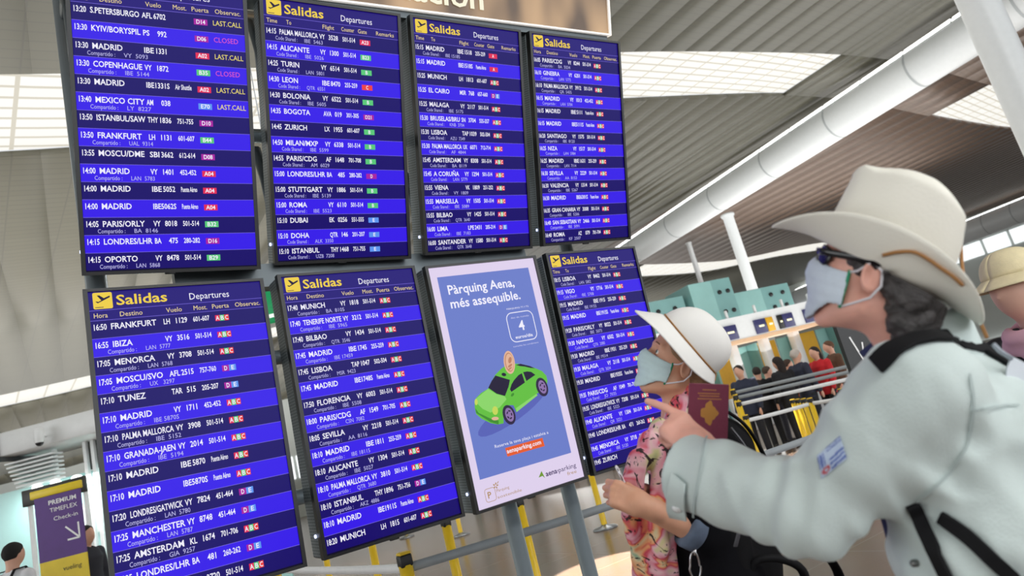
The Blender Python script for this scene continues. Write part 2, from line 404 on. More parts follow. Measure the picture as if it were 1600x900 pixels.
R_[4] = ('es', [("16:50","FRANKFURT","LH","1129","601-607",ABC,"",""),("16:55","IBIZA","VY","3516","501-514",ABC,"","LAN  5777"),("17:05","MENORCA","VY","3708","501-514",ABC,"","LAN  5768"),("17:05","MOSCU/SVO","AFL","2515","757-760",DE,"","UX   3297"),
 ("17:10","TUNEZ","TAR","515","205-207",DE,"",""),("17:10","MADRID","VY","1711","452-452",ABC,"","IBE 5870S"),("17:10","PALMA MALLORCA","VY","3908","501-514",ABC,"","IBE  5152"),("17:10","GRANADA-JAEN","VY","2014","501-514",ABC,"","IBE  5194"),
 ("17:10","MADRID","IBE","5870","Puente Aéreo",ABC,"",""),("17:10","MADRID","IBE5870S","","Puente Aéreo",ABC,"",""),("17:20","LONDRES/GATWICK","VY","7824","451-464",DE,"","LAN  5780"),("17:25","MANCHESTER","VY","8748","451-464",DE,"","LAN  5787"),
 ("17:25","AMSTERDAM","KL","1674","701-706",ABC,"","GIA  9257"),("17:25","LONDRES/LHR","BA","481","260-262",DE,"",""),("17:30","MENORCA","VY","3720","501-514",ABC,"","")])
R_[5] = ('es', [("17:40","MUNICH","VY","1818","501-514",ABC,"","BA  8105"),("17:40","TENERIFE NORTE","VY","3212","501-514",ABC,"","IBE  5965"),("17:40","BILBAO","VY","1434","501-514",ABC,"","QTR  3546"),("17:45","MADRID","IBE","1745","255-259",ABC,"","IBE 17459"),
 ("17:45","LISBOA","TAP","1047","502-504",ABC,"","MSR  9423"),("17:45","MADRID","IBE1748S","","Puente Aéreo",ABC,"",""),("17:50","FLORENCIA","VY","6003","501-514",ABC,"","IBE  5508"),("18:00","PARIS/CDG","AF","1549","701-705",ABC,"","CSN  7082"),
 ("18:05","SEVILLA","VY","2218","501-514",ABC,"","AA  8116"),("18:10","MADRID","IBE","1811","255-259",ABC,"","IBE 18115"),("18:10","ALICANTE","VY","1304","501-514",ABC,"","IBE  5027"),("18:10","PALMA MALLORCA","VY","3810","501-514",ABC,"","QTR  3680"),
 ("18:10","ISTANBUL","THY","1896","751-756",DE,"","AKZ  4886"),("18:10","MADRID","IBE1911S","","Puente Aéreo",ABC,"",""),("18:20","MUNICH","LH","1815","601-607",ABC,"","")])
R_[7] = ('en', [("18:15","LISBOA","VY","8462","501-514",ABC,"","LAN  5802"),("19:15","VIGO","VY","1716","501-514",ABC,"","IBE  5708"),("19:15","MADRID","IBE","1915","255-259",ABC,"","IBE 19155"),("19:15","MADRID","IBE1915S","","Puente Aéreo",ABC,"",""),
 ("19:20","PARIS/ORLY","VY","8022","501-514",ABC,"","IBE  5073"),("19:30","NAPOLES","VY","6502","501-514",ABC,"","QTR  2080"),("19:30","MADRID","IBE","1931","255-259",ABC,"","IBE 19314"),("19:30","MALAGA","VY","2118","501-514",ABC,"","QTR  3034"),
 ("19:30","MADRID","IBE1935S","","Puente Aéreo",ABC,"",""),("19:35","PARIS/CDG","AF","1049","701-703",ABC,"","JO  7035"),("19:35","LONDRES/GATWICK","VY","7208","501-514",ABC,"","IBE  5325"),("19:40","ALICANTE","VY","1304","501-514",ABC,"","QR  3221"),
 ("19:40","LONDRES/LHR","BA","471","260-262",ABC,"",""),("19:45","MENORCA","VY","3718","501-514",ABC,"","IBE  5120"),("19:45","ZURICH","","","","","","")])
case_m = mat('black display case', (14, 14, 16), 0.35, 0, 0.1)
perf = bpy.data.materials.new('perforated grey steel'); perf.use_nodes = True
n, L = nodes_of(perf); b = n['Principled BSDF']; b.inputs['Roughness'].default_value = 0.45; b.inputs['Metallic'].default_value = 0.3
tc = n.new('ShaderNodeTexCoord'); vo = n.new('ShaderNodeTexVoronoi'); vo.inputs['Scale'].default_value = 75; vo.inputs['Randomness'].default_value = 0.0
L.new(tc.outputs['Object'], vo.inputs['Vector']); cr = n.new('ShaderNodeValToRGB'); cr.color_ramp.elements[0].position = 0.30; cr.color_ramp.elements[1].position = 0.42
cr.color_ramp.elements[0].color = (*lin((52, 58, 62)), 1); cr.color_ramp.elements[1].color = (*lin((138, 148, 152)), 1)
L.new(vo.outputs['Distance'], cr.inputs[0]); L.new(cr.outputs[0], b.inputs['Base Color'])
S = {'hdr': emat('screen header blue', (30, 14, 118)), 'dark': emat('screen dark row', (20, 4, 104)), 'light': emat('screen bright row', (54, 24, 232)), 'line': emat('screen divider', (120, 105, 225)),
     'white': emat('screen white', (240, 238, 252)), 'pale': emat('screen pale text', (188, 184, 238)), 'yel': emat('screen yellow', (238, 206, 70)), 'cream': emat('screen cream text', (236, 212, 150)),
     'A': emat('gate red', (226, 40, 84)), 'B': emat('gate green', (88, 200, 120)), 'C': emat('gate scarlet', (236, 62, 62)), 'D': emat('gate magenta', (168, 30, 160)), 'E': emat('gate blue', (92, 148, 240)),
     'call': emat('last call yellow', (240, 222, 110)), 'closed': emat('closed pink', (224, 84, 190)), 'ink': emat('pictogram ink', (24, 10, 60)), 'void': emat('screen unlit edge', (8, 3, 40))}
DEPTH = 0.13
def case_parts(t, i, Mt):
    # bezel and body
    mb = MB(); bz = 0.0165
    o = 0.0
    mb.box(0, bz, -0.004, 0.035, -MH, 0, 0, Mt); mb.box(MW-bz, MW, -0.004, 0.035, -MH, 0, 0, Mt)
    mb.box(bz, MW-bz, -0.004, 0.035, -bz*0.75, 0, 0, Mt); mb.box(bz, MW-bz, -0.004, 0.035, -MH, -MH+bz*0.85, 0, Mt)
    mb.box(bz*0.5, MW-bz*0.5, 0.012, 0.045, -MH+0.004, -0.004, 0, Mt)
    mb.rbox((MW*0.47, 0.005, -MH-0.003), (0.045, 0.016, 0.008), 0.003, 1, 0, Mt)
    mb.build('bezel', case_m, t)
    mb = MB(); mb.rbox((MW/2, 0.045+DEPTH/2-0.012, -MH/2), (MW-0.006, DEPTH-0.02, MH-0.006), 0.006, 1, 0, Mt, False)
    mb.build('vented_case', perf, t)['label'] = 'perforated grey steel case behind the screen'
    mb = MB(); mb.rbox((-0.004, 0.05, -MH+0.10), (0.01, 0.012, 0.016), 0.003, 1, 0, Mt); mb.build('status_light', mat('status lamp', (200, 210, 255), .3, emit=(205, 215, 255), es=1.5), t)
ORD = ['leftmost', 'second from left', 'third from left', 'rightmost']
FIRST = {0: 'with LAST.CALL and CLOSED notes', 1: 'headed Time and To, green gate tags', 2: 'two red gate tags at its top', 3: 'below the lightbox end',
         4: 'first line Frankfurt', 5: 'left of the parking advert', 7: 'partly behind the woman'}
def board(i):
    Mt = pose_matrix(i); lang, rows = R_[i]
    where = 'upper' if i < 4 else 'lower'
    t = root('departures_screen', Mt, 'departures screen, %s of the %s row, %s' % (ORD[i % 4], where, FIRST[i]), 'screen', 'departures screens')
    case_parts(t, i, Mt)
    u0, u1 = 0.0165, MW-0.0165
    mb = MB(); keys = ['void', 'hdr', 'dark', 'light', 'line', 'white', 'pale', 'yel', 'cream', 'call', 'closed']; KM = [S[k] for k in keys]; K = keys.index
    def band(mb, a, b_, k, y=0.006): mb.add([(u0, y, -a), (u1, y, -a), (u1, y, -b_), (u0, y, -b_)], [(3, 2, 1, 0)], K(k), Mt)
    band(mb, 0.012, MH-0.012, 'void', 0.008); mb.build('screen', KM, t)
    mb = MB()
    pts = []
    for cx, cy, a0 in ((.094, .022, 270), (.094, .079, 0), (.038, .079, 90), (.038, .022, 180)):
        for a in range(0, 91, 30):
            an = math.radians(a0+a); pts.append((cx+.006*math.cos(an), 0.005, -(cy+.006*math.sin(an))))
    mb.poly(pts[::-1], 0, Mt)
    pl = [(.0466,.0276),(.0563,.0281),(.0708,.0406),(.0906,.0315),(.0932,.0346),(.0908,.0391),(.0483,.0607),(.0402,.054),(.0442,.0527),(.0508,.0551),(.0612,.0491)]
    mb.poly([(u, 0.004, -v) for u, v in pl][::-1], 1, Mt); mb.add([(.038, .004, -.077), (.067, .004, -.077), (.067, .004, -.0797), (.038, .004, -.0797)], [(3, 2, 1, 0)], 1, Mt)
    mb.build('takeoff_pictogram', [S['yel'], S['ink']], t)
    mb = MB(); band(mb, .012, .0905, 'hdr'); text(mb, 'Salidas', .112, .0733, .041, K('yel'), 1, fit=.1895, y=.004, M=Mt); text(mb, 'Departures', .3835, .0740, .0285, K('white'), 0, fit=.164, y=.004, M=Mt)
    mb.build('title_bar', KM, t)
    mb = MB(); band(mb, .0905, .1325, 'hdr'); band(mb, .0896, .0914, 'line', .0055)
    H_ = (('Hora', .0285, .050), ('Destino', .1194, .084), ('Vuelo', .2905, .061), ('Most.', .395, .056), ('Puerta', .469, .0705), ('Observac.', .5635, .109)) if lang == 'es' else \
         (('Time', .0285, .050), ('To', .1194, .024), ('Flight', .2905, .059), ('Counter', .385, .066), ('Gate', .469, .048), ('Remarks', .5635, .098))
    for s_, u, w in H_: text(mb, s_, u, .1222, .0195, K('cream'), 0, fit=w, y=.004, M=Mt)
    mb.build('heading_bar', KM, t)
    tk = ['A', 'B', 'C', 'D', 'E', 'white']; W_ = K('white')
    def put(mb, s_, u, vb, cap, width, k=W_, bold=1, align='l'):
        text(mb, s_, u, vb, cap, k, bold, fit=width, align=align, y=.004, M=Mt)
    for k, (tm, dest, air, num, cnt, gate, ob, sh) in enumerate(rows):
        v = .1325+.0742*k; mb = MB()
        band(mb, v, v+.0742 if k < 14 else MH-0.02, 'dark' if k % 2 == 0 else 'light'); band(mb, v-.0009, v+.0009, 'line', .0055)
        put(mb, tm, .0225, v+.0395, .0235, .0485)
        put(mb, dest, .084, v+.0395, .0235, min(.182, .86*text_width(dest, .0235, 1)))
        if num == '' and air: put(mb, air, .276, v+.0395, .0225, .091)
        elif air: put(mb, air, .275, v+.0395, .0225, .013*len(air)); put(mb, num, .3665, v+.0395, .0225, .0120*len(num), align='r')
        if cnt: put(mb, cnt, .3885, v+.0395, .021, .065)
        if sh: put(mb, 'Compartido :' if lang == 'es' else 'Code Shared :', .065, v+.0665, .0175, .103, K('pale'), 0); put(mb, sh, .199, v+.0665, .0175, .092, K('pale'), 0)
        if ob: put(mb, ob, .553, v+.0425, .0215, .120 if ob[0] == 'L' else .103, K('call') if ob[0] == 'L' else K('closed'), 0)
        row = mb.build('flight_row', KM, t)
        if not gate: continue
        tags = MB()
        def cell(a, b_, ch): tags.add([(a, .0045, -(v+.0205)), (b_, .0045, -(v+.0205)), (b_, .0045, -(v+.0465)), (a, .0045, -(v+.0465))], [(3, 2, 1, 0)], tk.index(ch), Mt)
        if gate in (ABC, DE):
            w = .0555/3 if gate == ABC else .028
            for q, ch in enumerate(gate):
                cell(.477+w*q, .477+w*(q+1), ch); text(tags, ch, .477+w*(q+.5), v+.0425, .018, 5, 1, fit=.0135, align='c', y=.0035, M=Mt)
        else:
            cell(.477, .532, gate[0]); text(tags, gate, .5045, v+.0420, .0175, 5, 1, fit=.0125*len(gate), align='c', y=.0035, M=Mt)
        tags.build('gate_tag', [S[k] for k in tk], row)
for i in (0, 1, 2, 3, 4, 5, 7): board(i)
# ------------------------------------------------------------------ parking poster
Mt = pose_matrix(6)
t = root('poster_screen', Mt, 'lit parking advert with a green car, third of the lower row', 'screen')
case_parts(t, 6, Mt)
P_ = {'paper': emat('advert pale pink', (222, 208, 236)), 'blue': emat('advert blue', (106, 124, 200)), 'orange': emat('advert orange', (228, 92, 44)), 'ink': emat('advert ink', (58, 40, 92)), 'leaf': emat('advert leaf green', (110, 150, 50)),
      'gold': emat('advert gold line', (176, 140, 92)), 'car': emat('advert car green', (98, 190, 62)), 'carl': emat('advert car light green', (138, 212, 104)), 'card': emat('advert car dark green', (62, 140, 44)), 'glass': emat('advert car glass', (30, 22, 52)),
      'tyre': emat('advert tyre', (44, 34, 66)), 'hub': emat('advert wheel hub', (140, 112, 168)), 'lamp': emat('advert head lamp', (196, 214, 90)), 'copper': emat('advert copper coin', (224, 178, 150)), 'copd': emat('advert coin relief', (186, 126, 96)),
      'shadow': emat('advert ground tone', (88, 98, 182)), 'white': S['white'], 'pale': emat('advert small print', (206, 206, 240))}
PK = list(P_)
def flat(mb, pts, k, y): mb.poly([(u, y, -v) for u, v in pts], PK.index(k), Mt)
def ell(cx, cy, a, b_, rot=0, nn=24):
    c, s_ = math.cos(rot), math.sin(rot)
    return [(cx+a*math.cos(q)*c-b_*math.sin(q)*s_, cy+a*math.cos(q)*s_+b_*math.sin(q)*c) for q in [2*math.pi*k/nn for k in range(nn)]]
mb = MB(); flat(mb, [(.0165, .0125), (.6835, .0125), (.6835, 1.249), (.0165, 1.249)], 'paper', .006); flat(mb, [(.060, .0645), (.636, .0645), (.636, 1.109), (.060, 1.109)], 'blue', .0055)
mb.build('screen', [P_[k] for k in PK], t)
mb = MB()
text(mb, 'Pàrquing Aena,', .1025, .1618, .0475, PK.index('white'), 1, fit=.418, y=.004, M=Mt); mb.build('slogan_line', [P_[k] for k in PK], t); mb = MB(); text(mb, 'més assequible.', .1007, .236, .0475, PK.index('white'), 1, fit=.4405, y=.004, M=Mt)
mb.build('slogan_line', [P_[k] for k in PK], t)
mb = MB(); w = PK.index('white'); pp = PK.index('pale')
text(mb, 'PÀRQUING T1 I T2', .432, .2865, .0085, w, 0, fit=.146, y=.004, M=Mt); text(mb, 'des de només', .4467, .338, .0095, pp, 0, fit=.12, y=.004, M=Mt)
text(mb, '4', .505, .4075, .052, w, 1, align='c', y=.004, M=Mt); text(mb, 'euros/dia', .4487, .4495, .0165, w, 1, fit=.114, y=.004, M=Mt); text(mb, 'consulta les condicions', .421, .493, .0085, pp, 0, fit=.168, y=.004, M=Mt)
out = []; inn = []
for cx, cy, a0 in ((.557, .341, 270), (.557, .432, 0), (.454, .432, 90), (.454, .341, 180)):
    for a in range(0, 91, 15):
        an = math.radians(a0+a); out.append((cx+.037*math.cos(an), cy+.037*math.sin(an))); inn.append((cx+.0325*math.cos(an), cy+.0325*math.sin(an)))
nn = len(out)
mb.add([(u, .004, -v) for u, v in out]+[(u, .004, -v) for u, v in inn], [(i, (i+1) % nn, nn+(i+1) % nn, nn+i) for i in range(nn)], w, Mt)
mb.build('price_text', [P_[k] for k in PK], t)
mb = MB()
flat(mb, ell(.34, .815, .25, .055, -.33), 'shadow', .0053)
body = [(0.1222,0.7306),(0.1353,0.7124),(0.17,.693),(0.2149,0.6796),(0.2405,0.6499),(0.2764,0.6161),(0.3163,0.5931),(0.3548,0.5775),(0.392,.577),(0.4286,0.583),(0.4763,0.598),(0.5294,0.6237),(0.57,0.6485),(0.59,0.6768),(0.5905,0.7045),(0.5725,0.74),(0.5144,0.7574),(0.4927,0.7644),(0.3531,0.8298),(0.3442,0.7913),(0.32,.786),(0.2986,0.7987),(0.272,0.8302),(0.2621,0.8697),(0.226,0.8678),(0.1876,0.8526),(0.1418,0.8208),(0.1166,0.7907),(0.116,0.7604)]
flat(mb, body, 'car', .005)
flat(mb, [(0.2149,0.6796),(0.2578,0.7157),(0.3049,0.737),(0.31,0.7536),(0.2586,0.7862),(0.2002,0.8012),(0.1592,0.7731),(0.1368,0.7434),(0.1347,0.7149)], 'carl', .0047)
flat(mb, [(0.118,0.7604),(0.1178,0.7858),(0.1888,0.8477),(0.2318,0.8689),(0.2367,0.8493),(0.193,0.8306),(0.1319,0.7884)], 'card', .0047)
flat(mb, [(0.3553,0.8092),(0.5004,0.7604),(0.5058,0.7694),(0.3531,0.8298)], 'carl', .0047)
flat(mb, [(.3497,.733),(.4444,.700),(.52,.672),(.515,.735),(.43,.772),(.353,.80),(.34,.77)], 'car', .0046)
for k in ([(0.2754,0.6202),(0.3563,0.6582),(0.34,.69),(0.3056,0.7345),(0.2584,0.7131),(0.2179,0.6749),(.245,.645)], [(0.4387,0.6364),(0.4444,0.6887),(0.3497,0.721),(0.3439,0.7067),(0.36,.683),(0.38,0.6647),(0.4143,0.6433)],
          [(0.4482,0.6324),(.475,.633),(0.4997,0.6405),(0.5208,0.6603),(0.4558,0.6825)], [(0.4135,0.5872),(0.4432,0.586),(0.4997,0.608),(0.5286,0.6263),(0.4979,0.6177),(0.4682,0.606),(0.4376,0.5976)], ell(.3272, .6242, .014, .009, .3)): flat(mb, k, 'glass', .0044)
for c in ((.3051, .8339), (.546, .7317)):
    flat(mb, ell(*c, .037, .052, -.15), 'tyre', .0044); flat(mb, ell(c[0]+.002, c[1], .024, .037, -.15), 'hub', .004)
    for k in range(5):
        a = 2*math.pi*k/5; flat(mb, ell(c[0]+.002+.013*math.cos(a), c[1]+.02*math.sin(a), .004, .008, a), 'tyre', .0037)
flat(mb, ell(.2286, .7962, .017, .022, .2), 'lamp', .0042); flat(mb, ell(.1306, .7321, .009, .016, .2), 'lamp', .0042); flat(mb, ell(.2189, .8356, .021, .009, .15), 'copper', .0042); flat(mb, ell(.352, .737, .012, .007, -.5), 'card', .0042)
mb.build('car_picture', [P_[k] for k in PK], t)
mb = MB(); flat(mb, ell(.3764, .567, .0345, .062, .12), 'copper', .0042); flat(mb, ell(.3764, .566, .027, .051, .12), 'copd', .0039); flat(mb, ell(.378, .566, .024, .046, .12), 'copper', .0036)
flat(mb, ell(.383, .556, .010, .018, .5), 'copd', .0033); flat(mb, ell(.376, .585, .016, .006, -.4), 'copd', .0033); flat(mb, ell(.372, .600, .014, .004, -.4), 'copd', .0033)
mb.build('coin_picture', [P_[k] for k in PK], t)
mb = MB()
text(mb, 'Reserva la teva plaça i estalvia a', .1793, .9795, .0155, w, 0, fit=.34, y=.004, M=Mt)
flat(mb, [(.2393, .9923), (.4755, .9923), (.478, 1.037), (.2421, 1.037)], 'orange', .005); text(mb, 'aenaparking.com', .2441, 1.0215, .0215, w, 1, fit=.217, y=.004, M=Mt)
mb.build('web_address_text', [P_[k] for k in PK], t)
mb = MB()
flat(mb, [(.3977, 1.1834), (.424, 1.155), (.4361, 1.1951), (.423, 1.181)], 'leaf', .005); text(mb, 'aena', .4442, 1.189, .026, PK.index('ink'), 1, fit=.0741, y=.004, M=Mt); text(mb, 'parking', .5264, 1.189, .024, PK.index('ink'), 0, fit=.1203, y=.004, M=Mt)
flat(mb, ell(.5225, 1.178, .0018, .006), 'ink', .004); text(mb, 'free', .5779, 1.2178, .018, PK.index('gold'), 0, fit=.0647, y=.004, M=Mt)
mb.build('operator_logo', [P_[k] for k in PK], t); mb = MB()
g = PK.index('gold')
out = []; inn = []
for cx, cy, a0 in ((.117, 1.174, 270), (.117, 1.212, 0), (.083, 1.212, 90), (.083, 1.174, 180)):
    for a in range(0, 91, 30):
        an = math.radians(a0+a); out.append((cx+.014*math.cos(an), cy+.014*math.sin(an))); inn.append((cx+.0115*math.cos(an), cy+.0115*math.sin(an)))
nn = len(out); mb.add([(u, .004, -v) for u, v in out]+[(u, .004, -v) for u, v in inn], [(i, (i+1) % nn, nn+(i+1) % nn, nn+i) for i in range(nn)], g, Mt)
text(mb, 'P', .0935, 1.2075, .030, g, 1, align='c', y=.004, M=Mt)
for k in range(5): flat(mb, ell(.139+.010*math.cos(k*1.257), 1.158+.010*math.sin(k*1.257), .006, .0035, k*1.257), 'gold', .004)
flat(mb, ell(.155, 1.146, .008, .002, -.8), 'gold', .004)
text(mb, 'Pàrquing', .1358, 1.1904, .014, g, 0, fit=.0775, y=.004, M=Mt); text(mb, 'sostenible', .1345, 1.222, .014, g, 0, fit=.148, y=.004, M=Mt)
mb.build('sponsor_text', [P_[k] for k in PK], t)
# ------------------------------------------------------------------ the stand that carries them
steel = mat('grey tube steel', (158, 170, 178), 0.32, 0.55, 0.04); dsteel = mat('dark grey beam steel', (92, 100, 104), 0.4, 0.4, 0.06)
st = root('display_stand', (1.4, 3.37, 0), 'grey tubular steel stand behind the departures screens', 'stand')
for px in ((151, 443), (312, 433), (801, 790), (890, 760)): pass
for X in (0.155, 0.572, 1.92, 2.32, 2.78):
    mb = MB(); mb.lathe([(0, 0), (.11, 0), (.11, .012), (.043, .016), (.043, 3.95), (0, 3.95)], 24, 0, T(X, 3.37, 0)); mb.build('pole', steel, st)
for z, y in ((3.84+DZ, 3.30), (3.12+DZ, 3.30), (1.95+DZ, 3.30), (1.30+DZ, 3.30)):
    mb = MB(); mb.tube([(0.14, y, z), (3.0, y, z)], .035, 16); mb.build('rail', steel, st)
mb = MB(); mb.box(0.45, 2.36, 3.24, 3.32, 2.285+DZ, 2.40+DZ); mb.build('cross_beam', dsteel, st)
for c in range(4):                                   # curved arms from the rails to the tilted screens
    for X in (0.09+c*.775+.06, 0.09+c*.775+.62):
        mb = MB(); mb.tube([(X, 3.32, 3.75+DZ), (X, 3.16, 3.70+DZ), (X, 3.02, 3.58+DZ), (X, 2.98, 3.40+DZ), (X, 3.05, 3.2+DZ)], [.03, .03, .03, .03, .025], 10, 0, None, True, (1.0, .55)); mb.build('arm', dsteel, st)
        mb = MB(); mb.tube([(X, 3.32, 3.05+DZ), (X, 3.25, 2.85+DZ), (X, 3.22, 2.62+DZ)], .026, 10); mb.build('arm', dsteel, st)
        mb = MB(); mb.box(X-.02, X+.02, 3.225, 3.33, 1.2+DZ, 2.1+DZ); mb.build('bracket', dsteel, st)
# brown lightbox along the top
Mb = pose_matrix(3)
def lb(u, v, y): return tuple(Mb @ Vector((u-2.327, y, -v)))
tb = root('lightbox_sign', lb(1.2, -.5, .05), 'brown lit information sign with a white rim above the upper screens', 'sign')
def lbbox(mb, u0, u1, v0, v1, y0, y1, mi=0):
    c = [lb(u, v, y) for u, v, y in ((u0, v1, y0), (u1, v1, y0), (u1, v1, y1), (u0, v1, y1), (u0, v0, y0), (u1, v0, y0), (u1, v0, y1), (u0, v0, y1))]
    mb.add(c, [(0, 3, 2, 1), (4, 5, 6, 7), (0, 1, 5, 4), (1, 2, 6, 5), (2, 3, 7, 6), (3, 0, 4, 7)], mi)
bm_ = bpy.data.materials.new('lightbox picture'); bm_.use_nodes = True
n, L = nodes_of(bm_); b = n['Principled BSDF']; b.inputs['Base Color'].default_value = (.03, .025, .02, 1); b.inputs['Roughness'].default_value = .4
tc = n.new('ShaderNodeTexCoord'); mp = n.new('ShaderNodeMapping'); mp.inputs['Scale'].default_value = (1.6, 1, .7); mp.inputs['Location'].default_value = (.35, 0, .2); L.new(tc.outputs['Object'], mp.inputs[0])
nz = n.new('ShaderNodeTexNoise'); nz.inputs['Scale'].default_value = 1.6; nz.inputs['Detail'].default_value = 2; L.new(mp.outputs[0], nz.inputs['Vector'])
cr = n.new('ShaderNodeValToRGB'); cr.color_ramp.elements[0].position = .40; cr.color_ramp.elements[0].color = (*lin((84, 62, 44)), 1); cr.color_ramp.elements[1].position = .60; cr.color_ramp.elements[1].color = (*lin((196, 158, 116)), 1)
L.new(nz.outputs['Fac'], cr.inputs[0]); L.new(cr.outputs[0], b.inputs['Emission Color']); b.inputs['Emission Strength'].default_value = 1.0
mb = MB(); lbbox(mb, -.1, 2.962, -1.0, -.045, .02, .16); mb.build('picture_panel', bm_, tb)
mb = MB(); lbbox(mb, -.1, 2.97, -.046, -.036, .008, .17); lbbox(mb, 2.955, 2.97, -1.0, -.036, .008, .17); mb.build('rim', mat('lightbox rim', (230, 226, 220), .4, emit=(220, 216, 210), es=.6), tb)
mb = MB()
_Ml = Mb @ T(-2.327, 0, 0)
text(mb, 'información', 2.045, -.092, .118, 0, 1, fit=1.02, align='r', y=.013, M=_Ml); mb.build('sign_text', emat('sign letters', (250, 246, 220)), tb)
mb = MB(); lbbox(mb, -.1, 2.95, -.036, .0, .03, .17); mb.build('support_beam', dsteel, tb)
# ================================================================== figures: smooth bodies sculpted as distance fields
def V(*a): return np.array(a, float)
def nrm(v): v = np.array(v, float); return v/np.linalg.norm(v)
def smin(a, b, k):
    h = np.clip(0.5+0.5*(b-a)/k, 0, 1); return b+(a-b)*h-k*h*(1-h)
def smax(a, b, k): return -smin(-a, -b, k)
def cap(P, a, b, ra, rb=None):
    rb = ra if rb is None else rb
    a = V(*a); b = V(*b); ba = b-a; L2 = float(ba@ba)+1e-12
    x, y, z = P[0]-a[0], P[1]-a[1], P[2]-a[2]
    t = np.clip((x*ba[0]+y*ba[1]+z*ba[2])/L2, 0, 1)
    return np.sqrt((x-t*ba[0])**2+(y-t*ba[1])**2+(z-t*ba[2])**2)-(ra+(rb-ra)*t)
def ell3(P, c, r):
    x, y, z = (P[0]-c[0])/r[0], (P[1]-c[1])/r[1], (P[2]-c[2])/r[2]
    k0 = np.sqrt(x*x+y*y+z*z)+1e-9; k1 = np.sqrt((x/r[0])**2+(y/r[1])**2+(z/r[2])**2)+1e-9
    return k0*(k0-1)/k1
def sph(P, c, r): return np.sqrt((P[0]-c[0])**2+(P[1]-c[1])**2+(P[2]-c[2])**2)-r
def rbox3(P, c, hx, hy, hz, r):
    x = np.abs(P[0]-c[0])-(hx-r); y = np.abs(P[1]-c[1])-(hy-r); z = np.abs(P[2]-c[2])-(hz-r)
    return np.sqrt(np.maximum(x, 0)**2+np.maximum(y, 0)**2+np.maximum(z, 0)**2)+np.minimum(np.maximum(x, np.maximum(y, z)), 0)-r
def loc(P, M):
    """world arrays -> the local frame of M (4x4 with orthonormal axes)"""
    A = np.array(M); x, y, z = P[0]-A[0, 3], P[1]-A[1, 3], P[2]-A[2, 3]
    return [x*A[0, i]+y*A[1, i]+z*A[2, i] for i in range(3)]
def chain(P, pts, rr, k=0.0):
    d = None
    for i in range(len(pts)-1):
        c = cap(P, pts[i], pts[i+1], rr[i], rr[i+1]); d = c if d is None else (smin(d, c, k) if k else np.minimum(d, c))
    return d
def loft(P, zs, rx, ry, xc=None, yc=None):
    """upright body of elliptical sections (local frame), rounded ends cut flat"""
    z = np.clip(P[2], zs[0], zs[-1])
    a = np.interp(z, zs, rx); b = np.interp(z, zs, ry)
    x = P[0]-(np.interp(z, zs, xc) if xc is not None else 0); y = P[1]-(np.interp(z, zs, yc) if yc is not None else 0)
    k = np.sqrt((x/a)**2+(y/b)**2)+1e-9
    d = (k-1)*np.minimum(a, b)*0.9
    dz = np.maximum(zs[0]-P[2], P[2]-zs[-1])
    return np.where(dz > 0, np.sqrt(np.maximum(d, 0)**2+dz**2), np.maximum(d, dz))
def wob(P, s, seed=0):
    """cheap smooth noise, about -1..1"""
    r = np.random.RandomState(seed); o = 0
    for k in range(4):
        w = r.normal(size=3); w = w/np.linalg.norm(w)*s*(0.6+0.35*k); w2 = r.normal(size=3)*s*0.5; p = r.rand(2)*6.28
        o = o+np.sin(P[0]*w[0]+P[1]*w[1]+P[2]*w[2]+p[0]+1.3*np.sin(P[0]*w2[0]+P[1]*w2[1]+P[2]*w2[2]+p[1]))
    return o/4
def nets(fn, lo, hi, h):
    lo = V(*lo); hi = V(*hi); n_ = np.ceil((hi-lo)/h).astype(int)+1
    ax = [np.float32(lo[i])+np.float32(h)*np.arange(n_[i], dtype=np.float32) for i in range(3)]
    P = np.meshgrid(*ax, indexing='ij'); F = fn(P).astype(np.float32)
    F[0] = F[-1] = h; F[:, 0] = F[:, -1] = h; F[:, :, 0] = F[:, :, -1] = h
    I = F < 0
    c = np.zeros(np.array(F.shape)-1, np.uint8)
    for dx in (0, 1):
        for dy in (0, 1):
            for dz in (0, 1): c += I[dx:F.shape[0]-1+dx, dy:F.shape[1]-1+dy, dz:F.shape[2]-1+dz]
    act = (c > 0) & (c < 8); ci = np.argwhere(act); idx = np.full(c.shape, -1, np.int64); idx[act] = np.arange(len(ci))
    acc = np.zeros((len(ci), 3)); cnt = np.zeros(len(ci))
    for a in range(3):
        b, d = [q for q in range(3) if q != a]
        for ob in (0, 1):
            for od in (0, 1):
                o0 = np.zeros(3, int); o0[b] = ob; o0[d] = od; o1 = o0.copy(); o1[a] = 1
                p0 = ci+o0; p1 = ci+o1
                f0 = F[p0[:, 0], p0[:, 1], p0[:, 2]]; f1 = F[p1[:, 0], p1[:, 1], p1[:, 2]]
                x = (f0 < 0) != (f1 < 0); t = np.where(x, f0/np.where(x, f0-f1, 1), 0)
                q = np.tile(o0.astype(float), (len(ci), 1)); q[:, a] = t
                acc[x] += q[x]; cnt[x] += 1
    vs = (ci+acc/cnt[:, None])*h+lo
    fs = []
    for a in range(3):
        b, d = [(1, 2), (2, 0), (0, 1)][a]
        sl0 = [slice(None)]*3; sl1 = [slice(None)]*3; sl0[a] = slice(0, -1); sl1[a] = slice(1, None)
        i0 = I[tuple(sl0)]; i1 = I[tuple(sl1)]
        e = np.argwhere(i0 != i1)
        e = e[(e[:, b] > 0) & (e[:, d] > 0) & (e[:, b] < F.shape[b]-1) & (e[:, d] < F.shape[d]-1)]
        flip = ~i0[e[:, 0], e[:, 1], e[:, 2]]
        def g(ob, od):
            q = e.copy(); q[:, b] += ob; q[:, d] += od; return idx[q[:, 0], q[:, 1], q[:, 2]]
        Q = np.stack([g(-1, -1), g(0, -1), g(0, 0), g(-1, 0)], 1); Q[flip] = Q[flip][:, ::-1]; fs.append(Q)
    return vs, np.concatenate(fs)
